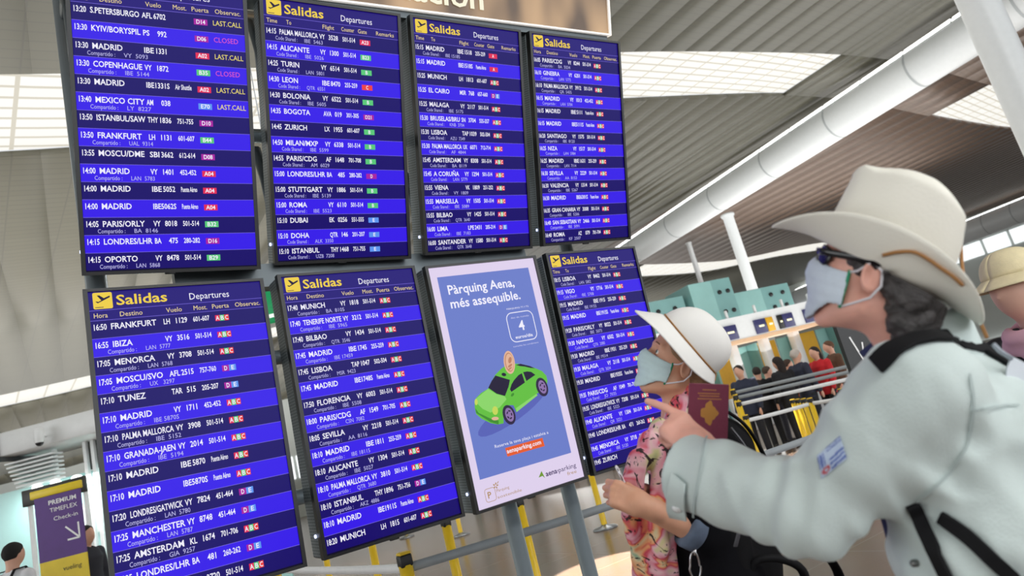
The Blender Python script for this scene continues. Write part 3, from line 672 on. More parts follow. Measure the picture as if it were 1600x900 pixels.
def smooth_mesh(vs, fs, it=2, lam=0.5):
    e = np.concatenate([fs[:, [0, 1]], fs[:, [1, 2]], fs[:, [2, 3]], fs[:, [3, 0]]])
    for _ in range(it):
        acc = np.zeros_like(vs); cn = np.zeros(len(vs))
        np.add.at(acc, e[:, 0], vs[e[:, 1]]); np.add.at(cn, e[:, 0], 1); np.add.at(acc, e[:, 1], vs[e[:, 0]]); np.add.at(cn, e[:, 1], 1)
        vs = vs+lam*(acc/np.maximum(cn, 1)[:, None]-vs)
    return vs
def sculpt(name, parts, mats, parent=None, it=1):
    """parts: list of (fn, lo, hi, h[, material index]) meshed and joined as one object (world coordinates)"""
    mb = MB()
    for p in parts:
        vs, fs = nets(*p[:4]); vs = smooth_mesh(vs, fs, it)
        mb.add(vs.tolist(), fs.tolist(), p[4] if len(p) > 4 else 0, None, True)
    return mb.build(name, mats, parent)
def bounds(pts, pad):
    a = np.array(pts, float); return a.min(0)-pad, a.max(0)+pad
def box_of(M, lo, hi):
    A = np.array(M); c = np.array([[(lo, hi)[i][0], (lo, hi)[j][1], (lo, hi)[k][2]] for i in (0, 1) for j in (0, 1) for k in (0, 1)])
    w = c@A[:3, :3].T+A[:3, 3]; return w.min(0), w.max(0)
def W(M, *p): return np.array(M @ Vector([float(k) for k in p]))
def march(fn, x, y, d0, d1, off=0.0):
    """where the view through pixel (x, y) meets a surface: point moved off outward"""
    r = ray(x, y)
    ds = np.linspace(d0, d1, 500); pts = CO+r*ds[:, None]
    f = fn([pts[:, 0], pts[:, 1], pts[:, 2]])
    i = int(np.argmax(f < 0)) if (f < 0).any() else int(np.argmin(f))
    return CO+r*(ds[i]-off)
# ---- head (x forward, y to the person's left, z up; origin between the ear canals)
def head_sdf(q, s=1.0, neck=None, nr=(0.056, 0.062), lid=True):
    q = [k/s for k in q]; ay = np.abs(q[1]); m = [q[0], ay, q[2]]
    d = ell3(q, (0, 0, .048), (.098, .076, .084))
    d = smin(d, ell3(q, (.034, 0, -.022), (.062, .061, .086)), .03)
    d = smin(d, cap(m, (.0, .050, -.052), (.068, .017, -.098), .019, .017), .022)
    d = smin(d, sph(q, (.074, 0, -.099), .017), .016)
    d = smin(d, sph(m, (.060, .041, -.018), .021), .02)
    d = smin(d, cap(m, (.078, .043, .041), (.091, .010, .040), .010, .011), .012)
    d = smin(d, cap(q, (.090, 0, .030), (.112, 0, -.013), .0075, .0115), .010)
    d = smin(d, sph(m, (.097, .0125, -.019), .0095), .007)
    d = smin(d, cap(m, (.091, .0, -.050), (.078, .022, -.055), .0075, .004), .008)
    d = smin(d, cap(m, (.089, .0, -.064), (.078, .020, -.061), .0085, .004), .008)
    d = smax(d, -sph(m, (.101, .033, .019), .0175), .010)
    ls = sph(m, (.0775, .032, .0185), .0142)
    ls = np.maximum(ls, -np.maximum(np.abs(q[2]-.0185)-.0052, .083-q[0]))
    d = smin(d, ls, .003)
    e = ell3([m[0]*.97+m[1]*.25-.0, m[1]*.97-m[0]*.25, m[2]-m[0]*.25], (.012, .0775, .006), (.018, .0075, .029))
    e = smax(e, -ell3([m[0]*.97+m[1]*.25, m[1]*.97-m[0]*.25, m[2]-m[0]*.25], (.014, .087, .007), (.0115, .0105, .021)), .002)
    d = smin(d, e, .007)
    if neck is not None:
        d = smin(d, cap(q, (-.020, 0, -.045), tuple(np.array(neck)/s), nr[0], nr[1]), .028)
    return d*s
def make_eyes(M, s, iris, parent):
    wm = mat('eye white', (232, 228, 224), .15); im = mat('iris '+iris[0], iris[1], .1); pm = mat('pupil', (8, 8, 8), .1)
    for sy in (1, -1):
        c = (.0775*s, sy*.032*s, .0185*s); mb = MB(); mb.ball(c, .0128*s, 0, M, 20, 14)
        d = np.array([1, 0.22*sy, .12]); d /= np.linalg.norm(d)
        for r0, k, mi in ((.0070, .0112, 1), (.0034, .0121, 2)):
            mb.ball((c[0]+d[0]*k*s, c[1]+d[1]*k*s, c[2]+d[2]*k*s), (.0016*s, r0*s, r0*s), mi, M, 14, 8)
        mb.build('eye', [wm, im, pm], parent)
def mask_env(q, s):
    q = [k/s for k in q]
    d = ell3(q, (.040, 0, -.036), (.068, .068, .092))
    d = smin(d, sph(q, (.098, 0, -.012), .024), .035); d = smin(d, sph(q, (.076, 0, -.098), .024), .03)
    return d*s
def face_mask(M, s, mats, parent, name='face_mask'):
    def fn(P):
        q = loc(P, M); e = mask_env(q, s); q = [k/s for k in q]; ay = np.abs(q[1])
        e = e-.0035*s-.0012*np.abs(((q[2]/.021) % 1.0)*2-1)
        d = np.abs(e)-.0021
        top = q[2]-(.016-.20*ay); bot = (-.112+(ay/.066)**2*.046)-q[2]
        return smax(smax(smax(d, top, .003), bot, .003), .030-q[0], .003)
    lo, hi = box_of(M, (.02*s, -.08*s, -.135*s), (.145*s, .08*s, .035*s))
    o = sculpt(name, [(fn, lo, hi, .0019)], [mats[0]], parent)
    for sy in (1, -1):
        mb = MB()
        mb.tube([W(M, *(np.array(p)*s)) for p in ((.034, sy*.0665, .002), (.018, sy*.075, .008), (-.004, sy*.083, .030), (-.024, sy*.082, .018), (-.028, sy*.079, -.008), (-.016, sy*.078, -.033), (.010, sy*.071, -.050), (.033, sy*.0645, -.064))], .0022, 8)
        mb.build('ear_loop', mats[1], o)
        mb = MB(); mb.tube([W(M, *(np.array(p)*s)) for p in ((.033, sy*.0672, .006), (.032, sy*.0695, -.012), (.032, sy*.0695, -.035), (.033, sy*.0655, -.066))], .0030, 8)
        mb.build('side_seam', mats[2], o)
    return o
# ---- hand (x towards the fingers, y towards the thumb side, z out of the back of the hand; origin at the wrist)
def hand_sdf(q, s=1.0, curl=(.1, .2, .25, .3), spread=.05, thumb=((.030, .030, -.010), (.058, .050, -.022), (.080, .048, -.030)), index_yaw=0.0, wrist=.028):
    q = [k/s for k in q]
    d = rbox3(q, (.048, .0, -.002), .046, .040, .0145, .014)
    d = smin(d, ell3(q, (.025, .022, -.012), (.030, .020, .015)), .012)
    d = smin(d, cap(q, (-.035, 0, 0), (.02, 0, 0), wrist, .024), .025)
    by = (.030, .0105, -.009, -.027); bx = (.092, .096, .091, .081)
    ln = ((.043, .026, .021), (.047, .029, .022), (.043, .027, .021), (.034, .020, .018)); rr = (.0092, .0094, .0088, .0078)
    for i in range(4):
        p = V(bx[i]-.012, by[i], 0.0); yaw = spread*(1.2-i)*.5+(index_yaw if i == 0 else 0); a = 0.0; r = rr[i]
        d = smin(d, cap(q, tuple(p), tuple(p+V(.012, 0, -.001)), r*1.12, r*1.05), .012); p = p+V(.012, 0, -.001)
        fd = None
        for j in range(3):
            a += curl[i]*(1.0, 1.25, .75)[j]*1.0
            dr = V(math.cos(a)*math.cos(yaw), math.cos(a)*math.sin(yaw), -math.sin(a)); p2 = p+dr*ln[i][j]
            c = cap(q, tuple(p), tuple(p2), r*(1.04-.05*j), r*(.97-.07*j)); fd = c if fd is None else smin(fd, c, .003); p = p2
        d = smin(d, fd, .005)
    d = smin(d, chain(q, thumb, (.0135, .0115, .0085), .004), .008)
    return d*s
# ---- materials for people
def skin_mat(name, rgb, red):
    m = mat(name, rgb, .48, 0, .06, 30, .06, 220); m.node_tree.nodes['Principled BSDF'].inputs['Subsurface Weight'].default_value = .06
    m.node_tree.nodes['Principled BSDF'].inputs['Subsurface Radius'].default_value = (.012, .004, .002)
    return m
def shoe(name, c, f, size, m, parent):
    """a low shoe on the floor, toes along f"""
    M = frame((c[0], c[1], 0), (f[0], f[1], 0), (-f[1], f[0], 0), (0, 0, 1))
    def fn(P):
        q = loc(P, M); d = ell3(q, (.05, 0, .03), (.145*size, .048, .045)); d = smin(d, ell3(q, (-.03, 0, .055), (.06, .042, .06)), .03)
        return np.maximum(d, .001-q[2])
    lo, hi = box_of(M, (-.13, -.07, -.02), (.23, .07, .14)); return sculpt(name, [(fn, lo, hi, .008)], m, parent)
def legs_fn(Mb, hipz, spread, kneeb=.02, rt=(.095, .068, .055)):
    """two trouser legs from the hip height (local frame of the body, z measured from its origin) down to the ankle"""
    def fn(P, floor_z):
        q = loc(P, Mb); m = [q[0], np.abs(q[1]), q[2]]
        return chain(m, ((0, spread*.9, hipz), (kneeb, spread, hipz*.5+floor_z*.5), (-.01, spread, floor_z+.07)), rt)
    return fn
# ================================================================== the man in the pale denim jacket
UPZ = V(0, 0, 1)
def yaw_axes(phi):
    """horizontal facing direction: picture-left turned phi away from the viewer"""
    f = -CR*math.cos(phi)+CF*math.sin(phi); f[2] = 0; f = nrm(f); return f, nrm(np.cross(UPZ, f))
def head_frame(ear, yaw, pitch, off):
    f = nrm(-CR*math.cos(yaw)*math.cos(pitch)+CU*math.sin(pitch)+CF*math.sin(yaw)*math.cos(pitch))
    n_ = nrm(CU+CF*0.0-f*(CU@f)); l = np.cross(n_, f)
    return frame(ear-l*off, f, l, n_)
def ribbon(mb, pts, fn, width, off=.006, mi=0, ext=0.0):
    """flat webbing lying on the surface of the field fn"""
    P = [np.array(p) for p in pts]; e = 1e-3; rows = []
    for i, p in enumerate(P):
        g = V(*[(fn([p[0]+e*(k == 0), p[1]+e*(k == 1), p[2]+e*(k == 2)])-fn([p[0]-e*(k == 0), p[1]-e*(k == 1), p[2]-e*(k == 2)])) for k in range(3)]); g = nrm(g)
        t = nrm(P[min(i+1, len(P)-1)]-P[max(i-1, 0)]); s_ = nrm(np.cross(g, t))
        rows.append([p+g*off+s_*width*k*.5 for k in (-1, -.92, 0, .92, 1)])
    v = [tuple(q) for r_ in rows for q in r_]; m = 5
    f = [(i*m+j, (i+1)*m+j, (i+1)*m+j+1, i*m+j+1) for i in range(len(rows)-1) for j in range(m-1)]
    return mb.add(v, f, mi, None, True)
def resample(pts, n_):
    P = np.array(pts, float); t = np.linspace(0, len(P)-1, n_); out = []
    for a in t:                                             # Catmull-Rom
        i = min(int(a), len(P)-2); u = a-i; p0 = P[max(i-1, 0)]; p1 = P[i]; p2 = P[i+1]; p3 = P[min(i+2, len(P)-1)]
        out.append(.5*((2*p1)+(-p0+p2)*u+(2*p0-5*p1+4*p2-p3)*u*u+(-p0+3*p1-3*p2+p3)*u**3))
    return out
SM = .94
man_skin = skin_mat('sun-pink skin', (236, 176, 158), 1)
denim = mat('pale washed denim', (206, 219, 217), .8, 0, .04, 14, .12, 260, sheen=.2)
navy = mat('navy shirt cotton', (44, 52, 92), .85, 0, .08, 40, .05, 300)
black_web = mat('black webbing', (18, 18, 21), .75, 0, .1, 60, .1, 400, spec=.25)
tv = nrm(-CR*.815+CU*.505+CF*.33); nv = nrm(CR*.44+CU*.84-CF*.26); nv = nrm(nv-tv*(nv@tv)); sv = np.cross(nv, tv)
HH = frame(at(1366, 412, 1.25), tv, sv, nv)
N_m = at(1450, 554, 1.28); fb, lb_ = yaw_axes(math.radians(35)); Bm = frame(N_m, fb, lb_, UPZ)
HM = head_frame(at(1353, 434, 1.175), math.radians(42), math.radians(15), .074)
Ls, Le, Lc = at(1438, 612, 1.12), at(1266, 796, 1.21), at(1076, 738, 1.44); Lw = at(1096, 702, 1.45); Lk = at(1036, 648, 1.53)
hx = nrm(Lk-Lw); hz = nrm(-CF-hx*(-CF@hx)); hy = np.cross(hx, hz); th = math.radians(30)
hz = nrm(hz*math.cos(th)+hy*math.sin(th)); hy = np.cross(hx, hz); HL = frame(Lw, hx, hy, hz)
nb = np.array(HM.inverted() @ Vector(list(N_m-UPZ*.03+fb*.0)))
def hat_clip(P, d, up):
    h = loc(P, HH); ins = np.sqrt((h[0]/.112)**2+(h[1]/.086)**2)
    rise = .060*np.clip(np.abs(h[1])/.13, 0, 1)**1.7
    return smax(d, np.where(ins > .93, h[2]+.014-rise*.3, h[2]-up), .004)
def man_head(P): return hat_clip(P, head_sdf(loc(P, HM), SM, tuple(nb), (.053, .070)), .05)
def man_hand(P):
    d = hand_sdf(loc(P, HL), 1.0, (.10, 1.2, 1.3, 1.35), .06, ((.030, .032, -.012), (.058, .040, -.036), (.085, .026, -.044)), -.27, .030)
    return smin(d, cap(P, Lw, Lw+(Le-Lw)*.35, .029, .038), .02)
Rs = W(Bm, -.01, -.18, -.07); Re = W(Bm, .0, -.25, -.36); Rw = W(Bm, .10, -.24, -.58)
fz = -N_m[2]
def man_core(P):
    q = loc(P, Bm)
    d = loft(q, [-.62, -.45, -.25, -.08, .03], [.10, .10, .12, .10, .055], [.14, .14, .16, .15, .055])
    d = smin(d, chain(P, (Ls, Le, Lw), (.052, .042, .028)), .04); d = smin(d, chain(P, (Rs, Re, Rw, Rw+fb*.05), (.052, .042, .028, .03)), .04)
    m = [q[0], np.abs(q[1]), q[2]]
    return smin(d, chain(m, ((0, .09, -.6), (.02, .1, (-.6+fz)/2), (-.01, .1, fz+.06)), (.085, .055, .04)), .04)
allp = [Ls, Le, Lw, Rs, Re, Rw, N_m, W(Bm, 0, .2, -.6), W(Bm, 0, -.2, -.6), W(Bm, 0, .15, fz+.05), W(Bm, 0, -.15, fz+.05)]
man = sculpt('person', [(man_head, *box_of(HM, (-.16, -.12, -.24), (.14, .12, .16)), .0027), (man_hand, *bounds([Lw, Lk, at(985, 610, 1.6), Lw+(Le-Lw)*.3], .06), .0022), (man_core, *bounds(allp, .12), .014)], man_skin)
tag(man, 'man in white cowboy hat and pale denim jacket pointing at the screens with a passport', 'person')
make_eyes(HM, SM, ('grey', (90, 110, 120)), man)
# ---- hair
def man_hair(P):
    q = [k/SM for k in loc(P, HM)]; d = ell3(q, (-.014, 0, .040), (.106, .088, .098)); d = smin(d, ell3(q, (-.072, 0, -.035), (.050, .066, .075)), .03)
    d = d-.007*wob(P, 120, 3)-.004*wob(P, 260, 5)
    zz = np.clip(q[2], -.13, .13); cut = q[0]-np.interp(zz, [-.13, -.04, -.015, .0, .018, .035, .07, .12], [-.05, -.036, -.022, .020, .046, .052, .074, .085])
    d = smax(d, cut+.004*wob(P, 200, 8), .008)
    m = [q[0], np.abs(q[1]), q[2]]
    d = smax(d, -ell3(m, (-.004, .092, .000), (.024, .030, .033)), .005)
    d = hat_clip(P, d, .045)
    return np.maximum(d, -.125-q[2])
hair_m = mat('dark grey hair', (64, 60, 60), .55, 0, .45, 60, .5, 130)
sculpt('hair', [(man_hair, *box_of(HM, (-.14, -.12, -.15), (.10, .12, .16)), .0028)], hair_m, man)
# ---- mask and sunglasses
mask_w = mat('white mask fleece', (214, 226, 240), .8, 0, .03, 80, .05, 300); loop_w = mat('white elastic', (236, 232, 238), .8); seam_g = mat('green mask edge', (44, 150, 110), .7)
face_mask(HM, SM, (mask_w, loop_w, seam_g), man)
glass_d = mat('dark sunglass plastic', (16, 15, 22), .12)
sg = MB()
for sy in (1, -1):
    def lens(u, v, sy=sy):
        a = 2*math.pi*u; r_ = v; y = .034+.030*r_*math.cos(a); z = .022+.0215*r_*math.sin(a)+.002*r_*math.cos(2*a)
        return W(HM, SM*(.112-.0105*(y/.034)**2-.004*r_*r_), SM*sy*y, SM*z)
    sg.sheet(lens, 28, 6, 0, None, True)
o = sg.build('sunglasses', [glass_d], man, solid=.004)
mb = MB()
mb.tube([W(HM, .106, y, .026) for y in (-.008, -.004, .004, .008)], .003, 8); mb.build('bridge', glass_d, o)
for sy in (1, -1):
    mb = MB(); mb.tube([W(HM, *(SM*V(*p))) for p in ((.100, sy*.062, .027), (.088, sy*.074, .029), (.05, sy*.080, .030), (.0, sy*.084, .033), (-.016, sy*.082, .022))], .0045, 8, flat=(1.5, .5)); mb.build('temple', glass_d, o)
# ---- jacket
zc = [-.72, -.60, -.45, -.30, -.16, -.07, -.01, .03]
def torso(P, g=0.0, f=0.0):
    q = loc(P, Bm)
    return loft(q, zc, [.158+g, .158+g, .150+g, .152+g, .145+g, .112+g, .070+g, .055+g], [.205+g, .205+g, .205+g, .215+g, .212+g, .165+g, .090+g, .07+g], [.02+f, .02+f, .02+f, .02+f, .005+f, -.008+f, -.01+f, -.01+f])
AP = at(1425, 770, 1.16)
ax_f = nrm(Lc-Le); ax_u = nrm(Le-Ls)
def jacket_raw(P):
    arm = chain(P, (Ls, Le), (.090, .072)); fore = cap(P, Le, Lc, .075, .080)
    a = smin(arm, fore, .03)
    te = sph(P, Le, 0); w = np.exp(-(te/.11)**2)
    s_ = (P[0]-Le[0])*ax_f[0]+(P[1]-Le[1])*ax_f[1]+(P[2]-Le[2])*ax_f[2]
    a = a-.0065*w*np.sin(s_*105+2.0*wob(P, 14, 2))-.005*np.sin(s_*48+2.5*wob(P, 12, 4))*np.exp(-((s_-.16)/.12)**2)
    t = torso(P)
    ra = chain(P, (Rs, Re, Rw), (.090, .078, .066))
    t = smin(t, ra, .03)
    sh = loc(P, Bm); t = t-.007*np.sin(sh[2]*34+sh[0]*16+2*wob(P, 9, 11))*np.clip((-sh[2]-.08)*6, 0, 1)
    d = smin(a, t, .05)
    d0_ = d; Ap = AP; r2 = sph(P, Ap, 0); v1 = (P[0]-Ap[0])*CR[0]+(P[1]-Ap[1])*CR[1]+(P[2]-Ap[2])*CR[2]; v2 = (P[0]-Ap[0])*CU[0]+(P[1]-Ap[1])*CU[1]+(P[2]-Ap[2])*CU[2]
    d = d-.0035*np.sin((v1*.62+v2*.78)*95+2.2*wob(P, 9, 17))*np.exp(-(r2/.17)**2)*np.clip(r2/.05, 0, 1)
    d = d-.0065*wob(P, 26, 1)-.0028*wob(P, 62, 7)-.0075*np.clip(1-3.2*np.abs(wob(P, 17, 19)), 0, 1)
    d = d0_+(d-d0_)*np.clip((sph(P, Lc, .07))/.10, 0.12, 1)
    return d
def jacket(P):
    d = jacket_raw(P)
    q = (P[0]-Lc[0])*ax_f[0]+(P[1]-Lc[1])*ax_f[1]+(P[2]-Lc[2])*ax_f[2]
    near = sph(P, Lc, .16)
    end = np.where(near < 0, q-.004, -1.0)
    d = smax(d, end, .006)
    hole = np.maximum(cap(P, Lc-ax_f*.06, Lc+ax_f*.05, .066, .072), -(q+.05))
    d = smax(d, -hole, .004)
    nk = loc(P, Bm); d = smax(d, -(cap(nk, (0, 0, -.06), (.02, 0, .12), .062, .066)), .006)
    return d
jk = sculpt('jacket', [(jacket, *bounds([Ls, Le, Lc, Rs, Re, Rw, W(Bm, 0, 0, .04), W(Bm, .2, .22, -.72), W(Bm, -.2, -.22, -.72), W(Bm, .2, -.22, -.72), W(Bm, -.2, .22, -.72)], .115), .0055)], denim, man)
def shirt(P):
    q = loc(P, Bm)
    d = loft(q, [-.74, -.45, -.16, -.06, .02], [.160, .152, .135, .10, .055], [.12, .12, .12, .10, .06], [.035, .033, .03, .01, .01])
    return smax(d, -cap(q, (0, 0, -.03), (.03, 0, .15), .058, .064), .004)
sculpt('shirt', [(shirt, *box_of(Bm, (-.2, -.2, -.76), (.26, .2, .1)), .008)], navy, man)
def collar(r0, r1, h0, h1, a0, a1, fw):
    mb = MB()
    def fn(u, v):
        a = a0+(a1-a0)*u; r_ = r0+(r1-r0)*v; z = h0+(h1-h0)*v
        return W(Bm, -.004+fw*v+r_*1.02*math.cos(a), r_*math.sin(a), z+.028*(-math.cos(a))*(0.5+.5*v)-.01)
    return mb.sheet(fn, 40, 8)
collar(.080, .096, -.035, .055, math.radians(38), math.radians(322), .02).build('jacket_collar', denim, jk, solid=.006)
collar(.070, .076, -.045, .072, math.radians(20), math.radians(340), .035).build('shirt_collar', navy, man, solid=.004)
# cuff flap, snap, sleeve seam, chest snap
mb = MB(); pts = [march(jacket, x, y, 1.0, 1.7, .004) for x, y in ((1064, 748), (1060, 765), (1058, 780), (1058, 796), (1060, 806))]
ribbon(mb, pts, jacket, .040, .007); mb.build('cuff_tab', denim, jk, solid=.004)
def disc(px, fn, r, m, name, parent, d0=.9, d1=1.8):
    p = march(fn, px[0], px[1], d0, d1); e = 1e-3
    g = nrm(V(*[(fn([p[0]+e*(k == 0), p[1]+e*(k == 1), p[2]+e*(k == 2)])-fn([p[0]-e*(k == 0), p[1]-e*(k == 1), p[2]-e*(k == 2)])) for k in range(3)]))
    a = nrm(np.cross(g, UPZ)); b_ = np.cross(g, a); mb = MB(); mb.lathe([(0, .0125), (r*.6, .012), (r, .009), (r, .002)], 18, 0, frame(p, a, b_, g)); return mb.build(name, m, parent)
pearl = mat('white snap', (240, 240, 240), .2); brass = mat('dull metal snap', (120, 122, 120), .3, .8)
disc((1059, 791), jacket, .0095, pearl, 'snap_button', jk); disc((1434, 880), jacket, .006, brass, 'snap_button', jk)
# sleeve badge
badge = mat('badge pale blue', (204, 220, 242), .8); bl = mat('badge blue stripe', (74, 100, 186), .8); rd = mat('badge red ring', (206, 92, 104), .8)
Q = [V(1277, 712), V(1312, 682), V(1323, 717), V(1284, 748)]; nb_ = 24; grid = []
for i in range(nb_+1):
    for j in range(nb_+1):
        u, v = i/nb_, j/nb_; p = Q[0]*(1-u)*(1-v)+Q[1]*u*(1-v)+Q[2]*u*v+Q[3]*(1-u)*v; grid.append(march(jacket, p[0], p[1], 1.0, 1.5, .003))
mb = MB()
for i in range(nb_):
    for j in range(nb_):
        u, v = (i+.5)/nb_, (j+.5)/nb_; mi = 0
        if (u < .30 and .10 < v < .62 and int(u*20) % 2 == 0) or (u > .38 and v < .22 and int(v*18) % 2 == 0) or (u > .40 and v > .40 and int((v+.10*u)*11) % 2 == 0): mi = 1
        r_ = math.hypot((u-.22)*1.0, (v-.80)*1.2)
        if .07 < r_ < .17: mi = 2
        k = i*(nb_+1)+j; mb.add([grid[k], grid[k+1], grid[k+nb_+2], grid[k+nb_+1]], [(0, 1, 2, 3)], mi, None, True)
mb.build('sleeve_badge', [badge, bl, rd], jk, solid=.002)
# stitched seams of the jacket: armhole, cuff, back yoke
seam_d = mat('denim seam', (182, 196, 195), .85)
for nm_, path, w_s in (('armhole_seam', [(1512, 585), (1518, 630), (1510, 690), (1478, 742), (1432, 782)], .0045), ('cuff_seam', [(1104, 684), (1098, 720), (1090, 760), (1084, 806)], .004), ('yoke_seam', [(1518, 640), (1550, 636), (1590, 634)], .004)):
    mb = MB(); ribbon(mb, [march(jacket, x, y, .9, 1.8, 0) for x, y in resample([V(*q_) for q_ in path], 24)], jacket, w_s, .0045); mb.build(nm_, seam_d, jk)
# trousers and shoes
lf = legs_fn(Bm, -.68, .095)
def trousers(P):
    q = loc(P, Bm); d = lf(P, fz); return smin(d, loft(q, [-.78, -.70, -.62], [.135, .145, .14], [.17, .185, .19], [.02, .02, .02]), .03)-.004*wob(P, 22, 4)
sculpt('trousers', [(trousers, *bounds([W(Bm, .2, .25, -.6), W(Bm, -.2, -.25, -.6), W(Bm, .1, .2, fz+.05), W(Bm, -.1, -.2, fz+.05)], .06), .011)], mat('stone trousers', (120, 116, 108), .85, 0, .05, 20), man)
for sy in (1, -1): shoe('shoe', W(Bm, -.01, sy*.097, fz), fb, 1.0, mat('brown leather', (84, 62, 48), .5), man)
# ---- cowboy hat
felt = mat('cream straw felt', (240, 237, 226), .8, 0, .025, 6, .08, 180)
def brim(u, v):
    a = 2*math.pi*u; ca, sa = math.cos(a), math.sin(a); ia, ib = .118, .090; oa, ob = .190, .140
    r_ = v; x = ca*(ia+(oa-ia)*r_); y = sa*(ib+(ob-ib)*r_*(1-.28*abs(sa)**3*r_))
    z = .070*(abs(sa)**1.7)*r_**1.4-.012*(abs(ca)**4)*r_-.012*max(0, ca)**3*r_*r_
    return (x-.004, y, z-.004*(1-r_))
hat = MB()
hat.sheet(lambda u, v: W(HH, *brim(u, v)), 96, 14, 0, None, True)
def crown(u, v):
    a = 2*math.pi*u; ca, sa = math.cos(a), math.sin(a); ax = .100 if ca > 0 else .112
    if v < .62:
        k = v/.62; tp = (.02 if ca > 0 else .24); x = ax*(1-tp*k**2)*ca; y = .090*(1-.22*k**2.0)*sa; h_ = .150*k**.85
    else:
        k = (v-.62)/.38; s_ = 1-k; x = ax*(.98 if ca > 0 else .76)*s_*ca; y = .0702*s_*sa; h_ = .150+.014*(1-(1-k)**2)
    rx, ry = x/.105, y/.09
    h_ = h_*(1+.06*max(0, 1-rx*rx-ry*ry)-.20*max(0, -rx)**1.5*min(1, v/.5))
    h_ -= .030*math.exp(-(y/.020)**2)*max(0, min(1, (v-.45)/.2))*max(.3, min(1, (x+.10)/.10))
    for sy in (1, -1): h_ -= .012*math.exp(-((x-.070)/.030)**2-((y-sy*.045)/.022)**2)*max(0, min(1, (v-.35)/.25))
    y *= 1-.16*math.exp(-((x-.080)/.035)**2)*min(1, v/.5)
    return (x+.012*min(1, v/.6)*(ca > 0)*ca, y, h_)
hat.sheet(lambda u, v: W(HH, *crown(u, min(v, .9999))), 96, 44, 0, None, True)
ho = hat.build('hat', felt, man, solid=.0035)
ho['label'] = 'cream white cowboy hat'
cord_m = mat('tan leather cord', (164, 116, 66), .6)
mb = MB(); mb.tube([W(HH, 1.012*.118*math.cos(a), 1.012*.090*math.sin(a), .012+.006*math.sin(2*a)) for a in [2*math.pi*i/60 for i in range(61)]], .0032, 8, cap=False); mb.build('hat_cord', cord_m, ho)
knot = at(1507, 447, 1.22); back1 = W(HH, -.105, .052, .020); back2 = W(HH, -.119, -.005, .045)
mb = MB()
from mathutils.bvhtree import BVHTree
_bv = BVHTree.FromPolygons([Vector(v) for v in hat.v], hat.f)
def on_hat(x, y):
    r_ = ray(x, y); h_ = _bv.ray_cast(Vector(CO), Vector(r_))[0]
    return (np.array(h_)-nrm(r_)*.006) if h_ is not None else at(x, y, 1.22)
mb.tube([on_hat(*q_) for q_ in resample([V(1379, 399), V(1402, 394), V(1428, 394), V(1450, 405), V(1470, 419), V(1490, 433), V(1504, 446)], 30)], .0032, 8); mb.build('chin_cord', cord_m, ho); mb = MB()
mb.tube(resample([at(1501, 372, 1.29), at(1503, 410, 1.28), knot], 12), .0032, 8)
mb.tube(resample([knot, at(1516, 470, 1.26), at(1530, 500, 1.25), at(1542, 528, 1.25)], 16), .0034, 8); mb.build('chin_cord', cord_m, ho)
mb = MB(); mb.ball(tuple(knot), (.011, .011, .012)); mb.build('cord_bead', mat('honey bead', (206, 168, 96), .35), ho)
mb = MB(); mb.tube([at(1511, 462, 1.25), at(1514, 474, 1.25)], .005, 10); mb.build('cord_clasp', mat('silver clasp', (200, 200, 204), .2, .9), ho)
# ---- backpack on his back (straps run over the jacket)
bk = root('backpack', W(Bm, -.25, 0, -.35), 'black backpack on the back of the man in the denim jacket', 'backpack')
cloth_k = mat('black nylon', (13, 13, 16), .8, 0, .12, 50, .12, 200, spec=.2)
def pack(P):
    q = loc(P, Bm); d = rbox3(q, (-.265, 0, -.34), .085, .145, .25, .06); return smin(d, rbox3(q, (-.35, 0, -.42), .035, .11, .13, .03), .01)-.003*wob(P, 30, 6)
sculpt('pack_body', [(pack, *box_of(Bm, (-.42, -.2, -.64), (-.14, .2, -.05)), .007)], cloth_k, bk)
def strap(pxs, w, d0=.9, d1=1.6):
    mb = MB(); pts = [march(jacket, x, y, d0, d1, 0) for x, y in resample([V(*p) for p in pxs], 22)]
    ribbon(mb, pts, jacket, w, .006); return mb.build('strap', black_web, bk, solid=.007)
strap([(1372, 572), (1398, 548), (1438, 532), (1482, 530), (1530, 544), (1574, 570)], .034)
strap([(1424, 786), (1448, 832), (1478, 892), (1502, 940)], .022)
strap([(1472, 806), (1530, 852), (1592, 916)], .022)
# white tag on the shoulder strap and clasp
tg = root('luggage_tag', at(1574, 590, 1.14), 'white paper tag hanging from the backpack strap at the right edge', 'tag')
mb = MB(); pts = [at(x, y, 1.16+.0004*(x-1570)) for x, y in ((1579, 556), (1606, 570), (1598, 622), (1568, 606), (1572, 575))]; mb.prism(pts, -CF*.003); mb.build('paper', mat('white tag paper', (226, 232, 240), .6), tg)
mb = MB(); mb.tube([at(1552, 538, 1.15), at(1562, 548, 1.15), at(1580, 560, 1.16)], .004, 8); mb.build('loop', mat('clear strap', (170, 178, 190), .3), tg)
# ---- passport in his hand
pm_ = mat('burgundy passport cover', (116, 42, 66), .5, 0, .06, 40, .08, 200); gold = mat('gold stamping', (196, 140, 70), .35, .4); page = mat('passport pages', (206, 196, 196), .7)
pd_ = 1.535
pa, pb_, pc = at(1077, 599, pd_), at(1139, 601, pd_), at(1053, 700, pd_)
ux = nrm(pb_-pa); uz = nrm((pa-pc)-ux*((pa-pc)@ux)); uy = np.cross(uz, ux)
PP = frame(pa, ux, uy, uz); wv, hv = .0885, .125
if uy @ CF < 0: uy = -uy
pp = root('passport', frame(pa, ux, uy, uz), 'burgundy passport held in the pointing hand', 'passport')
PP = frame(pa, ux, uy, uz)
mb = MB(); mb.rbox((wv/2, 0, -hv/2), (wv, .0016, hv), .0008, 1, 0, PP, False); mb.rbox((wv/2, .0046, -hv/2), (wv, .0016, hv), .0008, 1, 0, PP, False); mb.build('cover', pm_, pp)
